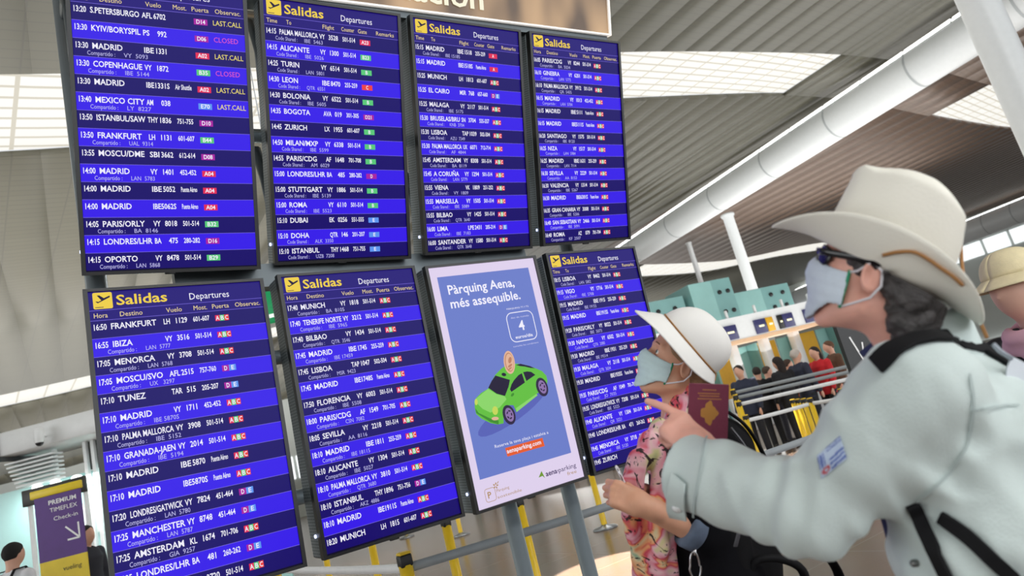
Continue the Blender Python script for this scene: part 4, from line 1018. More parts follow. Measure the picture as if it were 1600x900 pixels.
mb = MB(); mb.box(.001, wv-.002, .0008, .0038, -hv+.002, -.002, 0, PP); mb.build('pages', page, pp)
mb = MB()
for z, a, b_ in ((.012, .030, .060), (.020, .020, .068), (.0255, .024, .064), (.032, .020, .070)):
    x = a
    while x < b_: mb.box(x, x+.0032, -.0012, -.0006, -z-.0022, -z, 0, PP); x += .0044
mb.build('gold_lettering', gold, pp)
mb = MB(); cr_ = []
for k in range(36):
    a = 2*math.pi*k/36; r_ = .017*(1+.18*math.cos(4*a)+.08*math.cos(9*a)); cr_.append((.046+r_*math.cos(a), -.0012, -.064+1.35*r_*math.sin(a)))
mb.prism(cr_, (0, .0006, 0), 0, None); mb.v = [tuple(PP @ Vector(p)) for p in mb.v]
mb.build('crest', gold, pp)
# ================================================================== the woman in the white sun hat
w_skin = skin_mat('tanned skin', (226, 170, 140), 1)
blk = mat('black knit', (14, 14, 19), .9, 0, .12, 40, .1, 260, spec=.15)
HW = head_frame(at(1067, 577, 2.03), math.radians(4), math.radians(22), .073)
SW = .95
N_w = at(1062, 664, 2.12); fw, lw = yaw_axes(math.radians(8)); Bw = frame(N_w, fw, lw, UPZ); fzw = -N_w[2]
WLs, WLe, WLw = W(Bw, .0, .165, -.07), at(1096, 832, 1.93), at(1003, 789, 1.90); WLk = at(972, 776, 1.91)
hx = nrm(WLk-WLw); hz = nrm(-CF*.9+CU*.35); hz = nrm(hz-hx*(hz@hx)); HWl = frame(WLw, hx, np.cross(hx, hz), hz)
WRk = at(966, 766, 2.0); WRw = at(1006, 772, 2.05); hx2 = nrm(WRk-WRw); hz2 = nrm(CF*.75+CU*.5); hz2 = nrm(hz2-hx2*(hz2@hx2)); HWr = frame(WRw, hx2, np.cross(hz2, hx2), hz2)
WRs = W(Bw, .0, -.165, -.07); WRe = W(Bw, .02, -.22, -.34)
nbw = np.array(HW.inverted() @ Vector(list(N_w)))
def wo_head(P): return head_sdf(loc(P, HW), SW, tuple(nbw), (.048, .062))
def wo_handl(P): return smin(hand_sdf(loc(P, HWl), .92, (1.05, 1.15, 1.2, 1.25), .04, ((.030, .030, -.010), (.055, .040, -.030), (.075, .030, -.048)), 0, .028), cap(P, WLw, WLe, .027, .042), .02)
def wo_handr(P): return smin(hand_sdf(loc(P, HWr), .92, (1.0, 1.15, 1.2, 1.25), .04, ((.030, .032, -.008), (.052, .050, -.020), (.070, .056, -.034)), 0, .027), cap(P, WRw, WRw+(WRe-WRw)*.5, .027, .036), .02)
def wo_core(P):
    q = loc(P, Bw); d = loft(q, [-.60, -.42, -.2, -.07, .02], [.09, .085, .10, .09, .05], [.13, .12, .14, .13, .05])
    d = smin(d, chain(P, (WLs, WLe), (.045, .040)), .03); d = smin(d, chain(P, (WRs, WRe, WRw), (.045, .038, .026)), .03)
    m = [q[0], np.abs(q[1]), q[2]]; return smin(d, chain(m, ((0, .08, -.6), (.02, .09, (-.6+fzw)/2), (-.01, .09, fzw+.06)), (.08, .05, .036)), .04)
wpts = [WLs, WLe, WLw, WRs, WRe, WRw, N_w, W(Bw, 0, .2, -.6), W(Bw, 0, -.2, -.6), W(Bw, 0, .15, fzw+.05), W(Bw, 0, -.15, fzw+.05)]
woman = sculpt('person', [(wo_head, *box_of(HW, (-.15, -.11, -.25), (.13, .11, .15)), .0026), (wo_handl, *bounds([WLw, WLe, WLk, at(950, 770, 1.9)], .06), .0022), (wo_handr, *bounds([WRw, WRk, at(950, 765, 2.0), WRw+(WRe-WRw)*.5], .06), .0022), (wo_core, *bounds(wpts, .11), .014)], w_skin)
tag(woman, 'masked woman in a white brimmed hat and floral scarf looking up at the screens', 'person')
make_eyes(HW, SW, ('blue-green', (86, 120, 124)), woman)
brow = mat('brown brow', (128, 92, 66), .7)
for sy in (1, -1):
    mb = MB(); mb.tube([W(HW, *(np.array(p)*SW)) for p in ((.099, sy*.014, .042), (.098, sy*.026, .047), (.090, sy*.042, .044), (.080, sy*.052, .036))], [.0015, .0026, .0024, .001], 8, flat=(1, .6)); mb.build('eyebrow', brow, woman)
def wo_hair(P):
    q = loc(P, HW); q = [k/SW for k in q]; d = ell3(q, (-.006, 0, .048), (.104, .083, .090)); d = smin(d, ell3(q, (-.07, 0, -.02), (.04, .055, .06)), .03)-.003*wob(P, 160, 3)
    zz = np.clip(q[2], -.1, .13); cut = q[0]-np.interp(zz, [-.10, -.02, .01, .03, .06, .12], [-.06, -.035, -.005, .045, .070, .088])
    return smax(smax(d, cut, .006), -.085-q[2], .01)*SW
sculpt('hair', [(wo_hair, *box_of(HW, (-.12, -.10, -.12), (.11, .10, .15)), .003)], mat('light brown hair', (150, 116, 84), .6, 0, .25, 80, .4, 160), woman)
face_mask(HW, SW, (mat('pale aqua mask fleece', (206, 230, 232), .8, 0, .03, 80, .05, 300), loop_w, seam_g), woman)
# ---- hat
wn = nrm(CR*.757+CU*.654-CF*.16); wt = nrm(-CR*.654+CU*.757); wt = nrm(wt-wn*(wt@wn)); ws = np.cross(wn, wt)
WH = frame(at(1077, 538, 2.08), wt, ws, wn)
wfelt = mat('white hat cotton', (240, 238, 234), .85, 0, .02, 8, .06, 240)
mb = MB(); CA, CB = .113, .092
def dome(u, v):
    a = 2*math.pi*u; p = v*math.pi/2; r_ = math.cos(p)**.75 if v < 1 else 0; h_ = .106*math.sin(p)**.92
    return W(WH, CA*r_*math.cos(a)-.010*math.sin(p), CB*r_*math.sin(a), h_)
mb.sheet(dome, 72, 26, 0, None, True)
def wbrim(u, v):
    a = 2*math.pi*u; ca, sa = math.cos(a), math.sin(a); f = max(0, ca); b_ = max(0, -ca)
    out = .034+.034*f**2-.012*b_; dn = .040+.024*f**5-.020*b_**2
    up = .006*f**4*max(0, (v-.5)*2)**2
    return W(WH, ca*(CA+out*v**.9), sa*(CB+out*v**.9), -dn*(v**1.1)+up)
mb.sheet(wbrim, 72, 12, 0, None, True)
who = mb.build('hat', wfelt, woman, solid=.003); who['label'] = 'white hat with turned-down brim and tan cord'
mb = MB(); mb.tube([W(WH, 1.012*CA*math.cos(a), 1.012*CB*math.sin(a), .003) for a in [2*math.pi*i/60 for i in range(61)]], .0028, 8, cap=False); mb.build('hat_cord', cord_m, who)
mb = MB(); mb.tube([W(WH, -CA*.99, CB*.25, .004), W(WH, -CA*1.1, CB*.3, -.012), W(WH, -CA*1.12, CB*.32, -.04)], .0026, 8); mb.build('cord_end', cord_m, who)
# ---- top, sleeves, trousers
def top_raw(P):
    q = loc(P, Bw); d = loft(q, [-.72, -.55, -.40, -.22, -.09, -.02, .015], [.145, .135, .120, .132, .110, .065, .05], [.19, .175, .155, .17, .16, .09, .065], [.01, .01, .015, .03, .01, 0, 0])
    d = smin(d, chain(P, (WLs, WLe, WLe+(WLw-WLe)*.1), (.066, .056, .052)), .03); d = smin(d, chain(P, (WRs, WRe), (.066, .055)), .03)
    return d-.005*wob(P, 26, 21)
def top(P): return smax(top_raw(P), -cap(loc(P, Bw), (0, 0, -.03), (.02, 0, .1), .05, .055), .005)
tp = sculpt('top', [(top, *bounds([WLs, WLe, WRs, WRe, W(Bw, .17, .2, -.72), W(Bw, -.17, -.2, -.72), N_w], .09), .007)], blk, woman)
ca_ = nrm(WLw-WLe); mb = MB(); c0 = WLe+ca_*.055
cm_ = mat('slate blue cuff cloth', (98, 112, 134), .85, 0, .18, 30, .15, 200)
mb.tube([c0-ca_*.045, c0-ca_*.038, c0-ca_*.008, c0, c0+ca_*.002], [.052, .060, .059, .055, .050], 26); mb.build('sleeve_cuff', cm_, tp)
lfw = legs_fn(Bw, -.66, .085, .02, (.085, .06, .05))
def wtr(P):
    q = loc(P, Bw); return smin(lfw(P, fzw), loft(q, [-.74, -.66, -.6], [.12, .125, .12], [.165, .17, .16], [.01, .01, .01]), .03)-.003*wob(P, 24, 5)
sculpt('trousers', [(wtr, *bounds([W(Bw, .2, .22, -.58), W(Bw, -.2, -.22, -.58), W(Bw, .1, .18, fzw+.05), W(Bw, -.1, -.18, fzw+.05)], .05), .011)], mat('charcoal trousers', (38, 38, 44), .85), woman)
for sy in (1, -1): shoe('shoe', W(Bw, -.01, sy*.087, fzw), fw, .9, mat('white trainers', (210, 210, 208), .6), woman)
# ---- scarf with a painted floral print
sc = bpy.data.materials.new('floral scarf print'); sc.use_nodes = True
n, L = nodes_of(sc); b = n['Principled BSDF']; b.inputs['Roughness'].default_value = .8
tc = n.new('ShaderNodeTexCoord'); nz = n.new('ShaderNodeTexNoise'); nz.inputs['Scale'].default_value = 9; nz.inputs['Detail'].default_value = 2; nz.inputs['Distortion'].default_value = 1.2; L.new(tc.outputs['Object'], nz.inputs['Vector'])
cr = n.new('ShaderNodeValToRGB'); el = cr.color_ramp.elements
for i, (p, c) in enumerate(((.0, (96, 150, 120)), (.33, (214, 206, 150)), (.42, (236, 190, 196)), (.50, (226, 150, 166)), (.55, (214, 72, 92)), (.60, (240, 160, 110)), (.68, (236, 214, 170)), (.78, (120, 176, 150)))):
    e = el[i] if i < 2 else el.new(p); e.position = p; e.color = (*lin(c), 1)
L.new(nz.outputs['Fac'], cr.inputs[0])
n2 = n.new('ShaderNodeTexNoise'); n2.inputs['Scale'].default_value = 22; n2.inputs['Detail'].default_value = 3; n2.inputs['Distortion'].default_value = 2.5; L.new(tc.outputs['Object'], n2.inputs['Vector'])
c2 = n.new('ShaderNodeValToRGB'); c2.color_ramp.elements[0].position = .60; c2.color_ramp.elements[0].color = (0, 0, 0, 1); c2.color_ramp.elements[1].position = .63; c2.color_ramp.elements[1].color = (1, 1, 1, 1); L.new(n2.outputs['Fac'], c2.inputs[0])
mx = n.new('ShaderNodeMix'); mx.data_type = 'RGBA'; mx.inputs['B'].default_value = (*lin((48, 34, 34)), 1); L.new(c2.outputs[0], mx.inputs['Factor']); L.new(cr.outputs[0], mx.inputs['A']); L.new(mx.outputs['Result'], b.inputs['Base Color'])
def scarf(P):
    q = loc(P, Bw)
    z = q[2]-(.030-.9*np.clip(q[0], -.05, .12)); rr_ = np.sqrt((q[0]-.018)**2*.92+q[1]**2); d = np.sqrt((rr_-.078)**2+(z*.75)**2)-.036
    d2 = None
    for pl in (((1030, 676, 2.02), (1008, 712, 1.98), (988, 748, 1.97), (992, 800, 1.98), (1008, 900, 2.0), (1030, 990, 2.02)), ((1048, 690, 1.99), (1036, 740, 1.96), (1026, 790, 1.95), (1034, 850, 1.95), (1048, 930, 1.98), (1066, 1010, 2.02))):
        c = chain(P, [at(*p) for p in pl], (.036, .034, .032, .034, .036, .034), .01); d2 = c if d2 is None else np.minimum(d2, c)
    d = smin(d, d2, .02)
    s_ = q[0]*.8+q[1]*.6
    return d-.006*np.sin(s_*120+2*wob(P, 20, 31))-.004*wob(P, 50, 33)
sculpt('scarf', [(scarf, *bounds([at(960, 640, 1.95), at(1120, 640, 2.2), at(1000, 1020, 1.95), at(1090, 1020, 2.05), W(Bw, -.1, .12, .05), W(Bw, -.1, -.12, .05)], .05), .0042)], sc, woman)
# ---- pen in her hand
pn = root('pen', at(971, 740, 1.955), 'slim white pen upright in the hand of the woman', 'pen')
a_, b2 = at(962, 727, 1.96), at(984, 772, 1.945)
mb = MB(); mb.tube([a_, a_+(b2-a_)*.06, b2], [.0025, .0046, .0046], 12); mb.build('barrel', mat('white pen plastic', (226, 226, 230), .3), pn)
mb = MB(); mb.tube([a_+(b2-a_)*.1-CF*.006, a_+(b2-a_)*.5-CF*.006], .0015, 8); mb.build('clip', mat('silver clasp', (200, 200, 204), .2, .9), pn)
# ---- her black rucksack
rk = root('backpack', W(Bw, -.22, 0, -.3), 'large black rucksack on the back of the white-hatted woman', 'backpack')
def ruck(P):
    q = loc(P, Bw); d = chain(P, [at(1119, 708, 2.17), at(1134, 790, 2.14), at(1140, 905, 2.10)], (.118, .152, .155), .02)
    d = smin(d, cap(P, at(1130, 842, 1.98), at(1140, 905, 1.97), .075, .08), .03)
    return d-.004*wob(P, 24, 41)-.002*wob(P, 60, 43)
sculpt('pack_body', [(ruck, *bounds([at(1100, 702, 2.17), at(1124, 790, 2.14), at(1136, 905, 2.10), at(1140, 905, 1.97)], .19), .007)], cloth_k, rk)
mb = MB(); mb.tube(resample([at(1138, 644, 2.14), at(1164, 664, 2.13), at(1188, 700, 2.13), at(1206, 742, 2.13), at(1218, 772, 2.14)], 20), .010, 10, flat=(.5, 1.3)); mb.build('strap', black_web, rk)
mb = MB(); mb.tube(resample([at(1142, 668, 2.08), at(1166, 700, 2.06), at(1186, 744, 2.06), at(1196, 790, 2.06)], 16), .0035, 8); mb.build('piping', mat('grey zip', (84, 84, 90), .4), rk)
mb = MB(); mb.rbox((0, 0, 0), (.012, .006, .045), .003, 2, 0, frame(at(1152, 842, 1.88), nrm(CR), nrm(CF), nrm(CU+CR*.25-CF*.0))); mb.build('zip_pull', mat('grey zip', (84, 84, 90), .4), rk)
# carabiner hanging on its front
cb = root('carabiner', at(1086, 885, 1.86), 'small silver carabiner clip on the front of the black rucksack', 'clip')
mb = MB(); pts = [at(1086+9*math.cos(t)*(1 if math.sin(t) < 0 else .8)-2*math.sin(t), 884-22*math.sin(t), 1.865) for t in [2*math.pi*i/28 for i in range(29)]]; mb.tube(pts, .0026, 8, cap=False); mb.build('loop', mat('silver clasp', (200, 200, 204), .2, .9), cb)
mb = MB(); mb.tube([at(1086, 858, 1.87), at(1086, 868, 1.865)], .004, 8); mb.build('swivel', mat('silver clasp', (200, 200, 204), .2, .9), cb)
# ---- holdall with looped handles beside her
hd = at(1240, 935, 2.08); fb2, lb2 = fw, lw
Hb = frame((hd[0], hd[1], 0), fw, lw, UPZ); hz_ = float(hd[2])
hb = root('holdall', Hb, 'black holdall with a raised looped handle beside the woman', 'bag')
def hold(P):
    q = loc(P, Hb); d = rbox3(q, (0, 0, hz_*.5), .17, .12, hz_*.5, .06); return d-.006*wob(P, 18, 51)
sculpt('bag_body', [(hold, *box_of(Hb, (-.22, -.17, -.02), (.22, .17, hz_+.04)), .009)], cloth_k, hb)
mb = MB(); mb.tube(resample([at(1168, 905, 1.93), at(1180, 878, 1.92), at(1205, 872, 1.92), at(1235, 878, 1.93), at(1254, 892, 1.94), at(1262, 920, 1.96)], 24), .011, 10, flat=(1.0, 1.2)); mb.build('handle', black_web, hb)
mb = MB(); mb.tube(resample([at(1284, 856, 2.02), at(1296, 872, 2.02), at(1310, 896, 2.02), at(1316, 925, 2.02)], 16), .016, 10, flat=(.25, 1.2)); mb.tube(resample([at(1316, 925, 2.02), at(1262, 960, 2.0)], 8), .012, 10); mb.tube(resample([at(1284, 856, 2.02), at(1250, 800, 2.03), at(1222, 770, 2.08)], 10), .014, 10, flat=(.25, 1.2)); mb.build('shoulder_strap', black_web, hb)
# ================================================================== barriers, check-in hall and travellers behind
yel_m = mat('yellow post paint', (238, 198, 40), .4, 0, .04, 20); base_m = mat('brushed steel base', (150, 154, 158), .3, .7); head_m = mat('black belt cassette', (24, 24, 26), .5)
belt_w = mat('pale belt webbing', (246, 248, 250), .7); belt_g = mat('grey belt webbing', (150, 156, 160), .7)
def make_stanchion():
    t = root('barrier_post', Matrix.Identity(4), 'x', 'barrier post', 'yellow queue barrier posts')
    mb = MB(); mb.lathe([(0, 0), (.17, 0), (.175, .012), (.15, .028), (.06, .045), (.045, .06), (0, .06)], 28); mb.build('base', base_m, t)
    mb = MB(); mb.lathe([(.041, .05), (.041, .86), (.0, .86)], 20); mb.build('post', yel_m, t)
    mb = MB(); mb.rbox((0, 0, .885), (.078, .078, .075), .014, 2); mb.rbox((0, 0, .925), (.07, .07, .02), .008, 2, 1); mb.build('cassette', [head_m, yel_m], t)
    return t
proto = make_stanchion(); posts = []
def post(p, label, tall=1.0):
    M = T(p[0], p[1], 0) @ Matrix.Diagonal((1, 1, tall, 1))
    if not posts: proto.matrix_world = M; PM[proto.name] = M; proto['label'] = label; posts.append(proto)
    else: posts.append(copy_tree(proto, M, label))
    return posts[-1]
PN = at(633, 880, 4.05)
post(PN, 'nearest yellow barrier post with black cassette, below the second lower screen')
post(on_z(721, 837, 0), 'yellow barrier post with its round base in view left of the parking advert')
post(on_z(946, 826, 0), 'yellow barrier post between the parking advert and the scarfed woman')
post(on_z(636, 840, 0), 'barrier post mostly hidden by the second lower screen, only its base showing')
post(on_z(733, 985, 0), 'yellow barrier post cut by the bottom of the picture, right of the nearest one')
post(on_z(602, 960, 0), 'yellow barrier post cut by the bottom of the picture, left of the nearest one')
post(on_z(850, 950, 0), 'yellow barrier post between the two steel poles under the parking advert')
post(on_z(520, 930, 0), 'yellow barrier post showing in the gap right of the first lower screen')
LP = [at(1292, 702, 11.2), at(1280, 697, 11.7), at(1268, 690, 12.2), at(1257, 682, 12.7)]
for p, s_ in zip(LP, ('first', 'second', 'third', 'fourth')): post(p, '%s from the front in the line of yellow posts before the check-in hall' % s_)
post(at(1324, 640, 12.0), 'yellow post right of the line of posts, just left of the denim sleeve'); post(at(1166, 655, 11.2), 'yellow post left of the line of posts, behind the black rucksack')
PLa = at(138, 905, 7.0); PLb = at(166, 905, 7.6)
post(PLa, 'yellow post right beside the purple check-in banner'); post(PLb, 'yellow post against the left edge of the first lower screen')
def belt(A, B, z0, z1, m, label, sag=.02, w=.05):
    A = np.array(A); B = np.array(B); n_ = 24; mb = MB(); d = nrm((B-A)*V(1, 1, 0)); s_ = np.cross(d, UPZ)
    def fn(u, v):
        p = A+(B-A)*u; return (p[0], p[1], z0+(z1-z0)*u-sag*4*u*(1-u)+(v-.5)*w)
    mb.sheet(fn, n_, 2); o = mb.build('barrier_belt', m, solid=.002); return tag(o, label, 'barrier belt', 'queue barrier belts')
PE = at(1372, 636, 6.3)
belt(PN, PE, .84, .84, belt_g, 'grey belt running from the nearest post away behind the couple', .03, .055)
post(PE, 'barrier post at the far end of the long grey belt, behind the denim sleeve')
PW = at(430, 885, 6.2); post(PW, 'barrier post hidden behind the first lower screen')
belt(PN, PW, .84, .84, belt_w, 'white belt running left from the nearest post', .01, .055)
belt(LP[0], at(1166, 655, 11.2), .84, .84, belt_w, 'white belt left of the line of yellow posts, lowest of them', .01, .06); belt(LP[0], at(1400, 655, 9.6), .84, .84, belt_w, 'white belt right of the line of yellow posts, lowest of them', .01, .06)
post(at(1400, 655, 9.6), 'barrier post behind the denim jacket')
for k, (a, b_, z) in enumerate((((1155, 632), (1345, 588), .90), ((1150, 622), (1345, 577), .94), ((1146, 614), (1345, 568), .98))):
    d = 11.9+.5*k; A = at(*a, d); B = at(*b_, d*.92)
    belt(A, B, A[2], B[2], belt_w if k == 0 else belt_g, '%s belt of the barriers before the check-in crowd' % ('second lowest', 'second highest', 'topmost')[k], .0, .06)
    for j, (p, s_) in enumerate(((A, 'left'), (B, 'right'))): post(p, '%s end post of the %s belt before the check-in crowd' % (s_, ('second lowest', 'second highest', 'topmost')[k]), float(p[2])/.885)
# ---- check-in hall on the right
P1 = at(1137, 537, 22.0); P2 = at(1297, 502, 23.4); ax_c = nrm((P2-P1)*V(1, 1, 0)); nm_c = nrm(np.cross(ax_c, UPZ)); 
if nm_c @ (CO-P1) < 0: nm_c = -nm_c
CZ0 = (P1[2]+P2[2])/2; pxm = 22.5/FPX
Mc = frame((P1[0], P1[1], 0), ax_c, -nm_c, UPZ)          # local x along the counters, y away from us
whitep = mat('white counter panel', (222, 224, 224), .45, 0, .03); tq = mat('turquoise glass', (150, 196, 192), .15, 0, .05, 2); tqd = mat('turquoise panel', (126, 172, 170), .3, 0, .05, 2); wood = mat('light wood strip', (214, 176, 140), .5)
dkblue = mat('navy counter screen', (44, 44, 80), .3, emit=(44, 44, 80), es=.7); yp = mat('yellow panel', (222, 168, 36), .45); blackp = mat('black sign panel', (24, 24, 26), .4)
def bx(mb, x0, x1, y0, y1, z0, z1, mi=0): return mb.box(x0, x1, y0, y1, z0, z1, mi, Mc)
can = root('checkin_canopy', Mc @ T(0, 0, 0), 'long white check-in canopy with a row of small screens, behind the queue', 'canopy')
mb = MB(); bx(mb, -9, 9, 0, .5, CZ0+.06, CZ0+.80); mb.build('fascia', whitep, can)
mb = MB(); bx(mb, -9, 9, -.03, .55, CZ0-.06, CZ0+.06); mb.build('edge_strip', wood, can)
for k in range(16):
    mb = MB(); mb.rbox((-8.6+k*1.12, .1, CZ0+.92), (.09, .09, .30), .02, 1, 0, Mc); mb.build('finial', whitep, can)
for k in range(10):
    mb = MB(); mb.rbox((-8.2+k*1.25-.2, .35, CZ0/2), (.26, .3, CZ0), .02, 1, 0, Mc); mb.build('support_column', whitep, can)
for x0, x1, m_ in ((-.10, .46, dkblue), (1.18, 1.62, dkblue), (1.64, 1.92, yp), (2.12, 2.30, blackp), (2.32, 2.74, dkblue), (-2.4, -1.9, dkblue), (-1.2, -.7, yp), (3.2, 3.7, dkblue), (4.2, 4.7, dkblue)):
    mb = MB(); mb.rbox(((x0+x1)/2, -.03, CZ0+.33), (x1-x0, .08, .46), .01, 1, 0, Mc)
    o = mb.build('small_screen', m_, can)
    mb = MB(); bx(mb, x0+(x1-x0)*.3, x0+(x1-x0)*.75, -.08, -.072, CZ0+.30, CZ0+.36); mb.build('screen_mark', mat('screen mark', (230, 226, 180), .4, emit=(230, 226, 180), es=.8), o)
for k in range(9):
    ct = root('checkin_counter', Mc @ T(-8.1+k*1.75, .9, 0), 'check-in counter with yellow back panel, %s of the row behind the queue' % (('far left', 'second', 'third', 'fourth', 'fifth', 'sixth', 'seventh', 'eighth', 'far right')[k],), 'counter', 'check-in counters')
    x = -8.1+k*1.75; Md = Mc
    mb = MB(); mb.rbox((x, .9, .55), (1.5, .6, 1.1), .03, 1, 0, Md); mb.build('desk', whitep, ct)
    mb = MB(); bx(mb, x-.42, x+.42, 1.3, 1.36, 1.0, CZ0-.1); mb.build('back_panel', yp, ct); mb = MB(); bx(mb, x+.50, x+1.15, 1.32, 1.36, .2, CZ0-.1); mb.build('glass_panel', tq, ct)
    mb = MB(); bx(mb, x-.8, x-.72, .8, 1.3, .0, CZ0-.1); mb.build('side_panel', tqd, ct)
for k, (x0, x1, h_, y0) in enumerate(((-3.4, -.15, 1.25, 1.4), (.05, 1.75, 1.55, 1.2), (1.95, 4.6, 1.05, 1.8), (-7.5, -4.2, 1.2, 1.6))):
    t = root('glass_cabin', Mc @ T((x0+x1)/2, y0+1, CZ0+.8), ('turquoise glass cabin above the canopy behind the sun hat', 'turquoise glass cabin above the canopy under the thin white column', 'low turquoise cabin above the canopy beside the face mask of the man', 'turquoise cabin above the canopy, hidden behind the screens')[k], 'cabin')
    mb = MB(); xm = x0+(x1-x0)*.52
    bx(mb, x0, x1, y0, y0+1.6, CZ0+.80, CZ0+.80+h_); mb.build('walls', tqd, t)
    mb = MB(); bx(mb, x0-.02, xm, y0-.03, y0+.02, CZ0+.84, CZ0+.78+h_); mb.build('front_pane', tq, t)
    for i in (0, 1):
        for j in (0, 1):
            mb = MB(); mb.tube([W(Mc, xm+(x1-xm)*(.3+.42*i), y0-.05, CZ0+.8+h_*(.25+.45*j)), W(Mc, xm+(x1-xm)*(.3+.42*i), y0+.02, CZ0+.8+h_*(.25+.45*j))], .075, 14); mb.build('vent_hole', blackp, t)
# ---- black direction panel behind the man
dpz = 7.2; A = at(1291, 476, dpz); Bq = at(1420, 452, dpz*1.02); ax_d = nrm((Bq-A)*V(1, 1, 0)); top = A[2]
Md = frame((A[0], A[1], 0), ax_d, np.cross(UPZ, ax_d), UPZ)
dp = root('direction_panel', Md, 'tall black Check-in panel with white arrow and curved top', 'sign')
w_ = .50; ol = [(.0, 0, .0), (w_, 0, 0)]+[(w_*.56+w_*.44*math.cos(a), 0, top-.42+.40*math.sin(a)) for a in [math.pi/2*k/10 for k in range(11)]]+[(.0, 0, top)]
mb = MB(); mb.prism([(p[0], p[1]-.03, p[2]) for p in ol], (0, .06, 0), 0, Md); mb.build('panel', blackp, dp)
mb = MB(); mb.box(-.005, w_+.01, -.035, -.031, .35, .72, 0, Md); mb.build('yellow_band', yp, dp)
mb = MB(); text(mb, 'Check-in', .03, -(top-.26), .062, 0, 0, fit=.21, y=-.034, M=Md)
for a, b_ in (((.10, top-.38), (.17, top-.66)), ((.17, top-.66), (.225, top-.63)), ((.17, top-.66), (.215, top-.46))):
    d = nrm(V(b_[0]-a[0], 0, b_[1]-a[1])); s_ = V(-d[2], 0, d[0])*.009; mb.add([V(a[0], -.034, a[1])-s_, V(b_[0], -.034, b_[1])-s_, V(b_[0], -.034, b_[1])+s_, V(a[0], -.034, a[1])+s_], [(0, 1, 2, 3)], 0, Md)
mb.build('lettering', mat('white lettering', (240, 240, 240), .5), dp)
mb = MB(); mb.rbox((w_+.03, 0, top*.42), (.05, .05, top*.84), .01, 1, 0, Md); mb.build('edge_post', whitep, dp)
# ---- left side: airline kiosk, banner, sign board
dl = 12.5; K1 = at(20, 690, dl); K2 = at(165, 650, dl*1.0); ax_k = nrm((K2-K1)*V(1, 1, 0)); Mk = frame((K1[0], K1[1], 0), ax_k, np.cross(UPZ, ax_k), UPZ); kz = K1[2]; u_ = dl/FPX
kk = root('service_kiosk', Mk, 'turquoise glass check-in kiosk with white bulkhead, left of the screens', 'kiosk')
mb = MB(); mb.rbox((1.9, .6, kz-.02), (4.2, 1.4, .42), .02, 1, 0, Mk); mb.build('bulkhead', whitep, kk)
mb = MB(); mb.rbox((-.22, .6, kz-.05), (.06, 1.5, .52), .01, 1, 0, Mk); mb.build('bulkhead_end', mat('dark end cap', (70, 74, 76), .5), kk)
mb = MB(); mb.box(-1.5, 4.2, 1.0, 1.06, 0, kz-.75, 0, Mk); mb.build('glass_wall', tq, kk)
mb = MB(); mb.box(.75, 4.2, .75, .80, kz-.75, kz-.2, 0, Mk); mb.build('dark_recess', mat('dark recess', (62, 66, 64), .6), kk)
for x in (.85, 1.0, 1.15, 1.35, .25): mb = MB(); mb.box(x, x+.06, .6, .68, 0, kz-.2, 0, Mk); mb.build('mullion', whitep, kk)
for k in range(7): mb = MB(); mb.box(-.35+.03*k, .55, .2, .5, kz-.36-.075*k, kz-.33-.075*k, 0, Mk); mb.build('louvre', whitep, kk)
mb = MB(); mb.box(-.1, 4.2, .93, .99, kz-1.02, kz-.92, 0, Mk); mb.build('green_strip', tqd, kk)
for x in (.0, .35, .75, 1.4, 2.0, 2.6): mb = MB(); mb.ball(W(Mk, x, .5, kz-.86), (.09, .09, .05)); mb.build('spot_lamp', lamp_m, kk)
for x, z0, z1 in ((.30, kz-1.9, kz-1.35), (1.95, kz-1.7, kz-1.15)): mb = MB(); mb.box(x, x+.5, .95, .98, z0, z1, 0, Mk); mb.build('notice_sheet', mat('notice paper', (206, 218, 214), .6), kk)
mb = MB(); mb.box(1.9, 2.4, .94, .96, kz-1.78, kz-1.74, 0, Mk); mb.build('green_notice', mat('green stripe', (40, 150, 90), .5), kk)
_kl = area_light('kiosk_lamps', tuple(W(Mk, 2.0, .45, kz-.9)), tuple(W(Mk, 2.0, 1.2, .6)), 5, .3, 160)
cctv = root('security_camera', at(61, 682, dl-.4), 'white cylindrical security camera on the kiosk bulkhead', 'camera')
c0 = at(61, 684, dl-.3)
mb = MB(); mb.lathe([(0, .17), (.07, .17), (.08, .15), (.08, -.06), (.07, -.09)], 20, 0, T(*c0)); mb.build('housing', whitep, cctv)
mb = MB(); mb.ball(tuple(c0-UPZ*.08), (.066, .066, .07)); mb.build('dome', blackp, cctv)
mb = MB(); mb.tube([c0+UPZ*.0+CF*.06, c0+CF*.30-UPZ*.02], .02, 8); mb.build('bracket', whitep, cctv)
db = 10.5; D1 = at(35, 768, db); D2 = at(133, 740, db); ax_b = nrm((D2-D1)*V(1, 1, 0)); Mdb = frame((D1[0], D1[1], 0), ax_b, np.cross(UPZ, ax_b), UPZ); wD = float(np.linalg.norm((D2-D1)*V(1, 1, 0)))
sb = root('sign_board', Mdb, 'dark airline sign board on posts above the purple banner', 'sign')
mb = MB(); mb.rbox((wD/2, 0, D1[2]-.12), (wD, .06, .24), .008, 1, 0, Mdb); mb.build('board', mat('charcoal board', (52, 52, 48), .5), sb)
for x in (.06, wD-.06): mb = MB(); mb.box(x-.025, x+.025, .03, .08, 0, D1[2]-.02, 0, Mdb); mb.build('post', whitep, sb)
mb = MB(); [mb.box(.30+.075*i_, .30+.075*i_+.058, -.034, -.031, D1[2]-.10, D1[2]-.06, 0, Mdb) for i_ in range(8) if i_ != 4]; mb.build('lettering', mat('cream lettering', (206, 200, 170), .5), sb)
dbn = 8.0; E1 = at(53, 769, dbn); E2 = at(124, 752, dbn); ax_e = nrm((E2-E1)*V(1, 1, 0)); Me = frame((E1[0], E1[1], 0), ax_e, np.cross(UPZ, ax_e), UPZ); wE = float(np.linalg.norm((E2-E1)*V(1, 1, 0))); zt = float(E1[2])
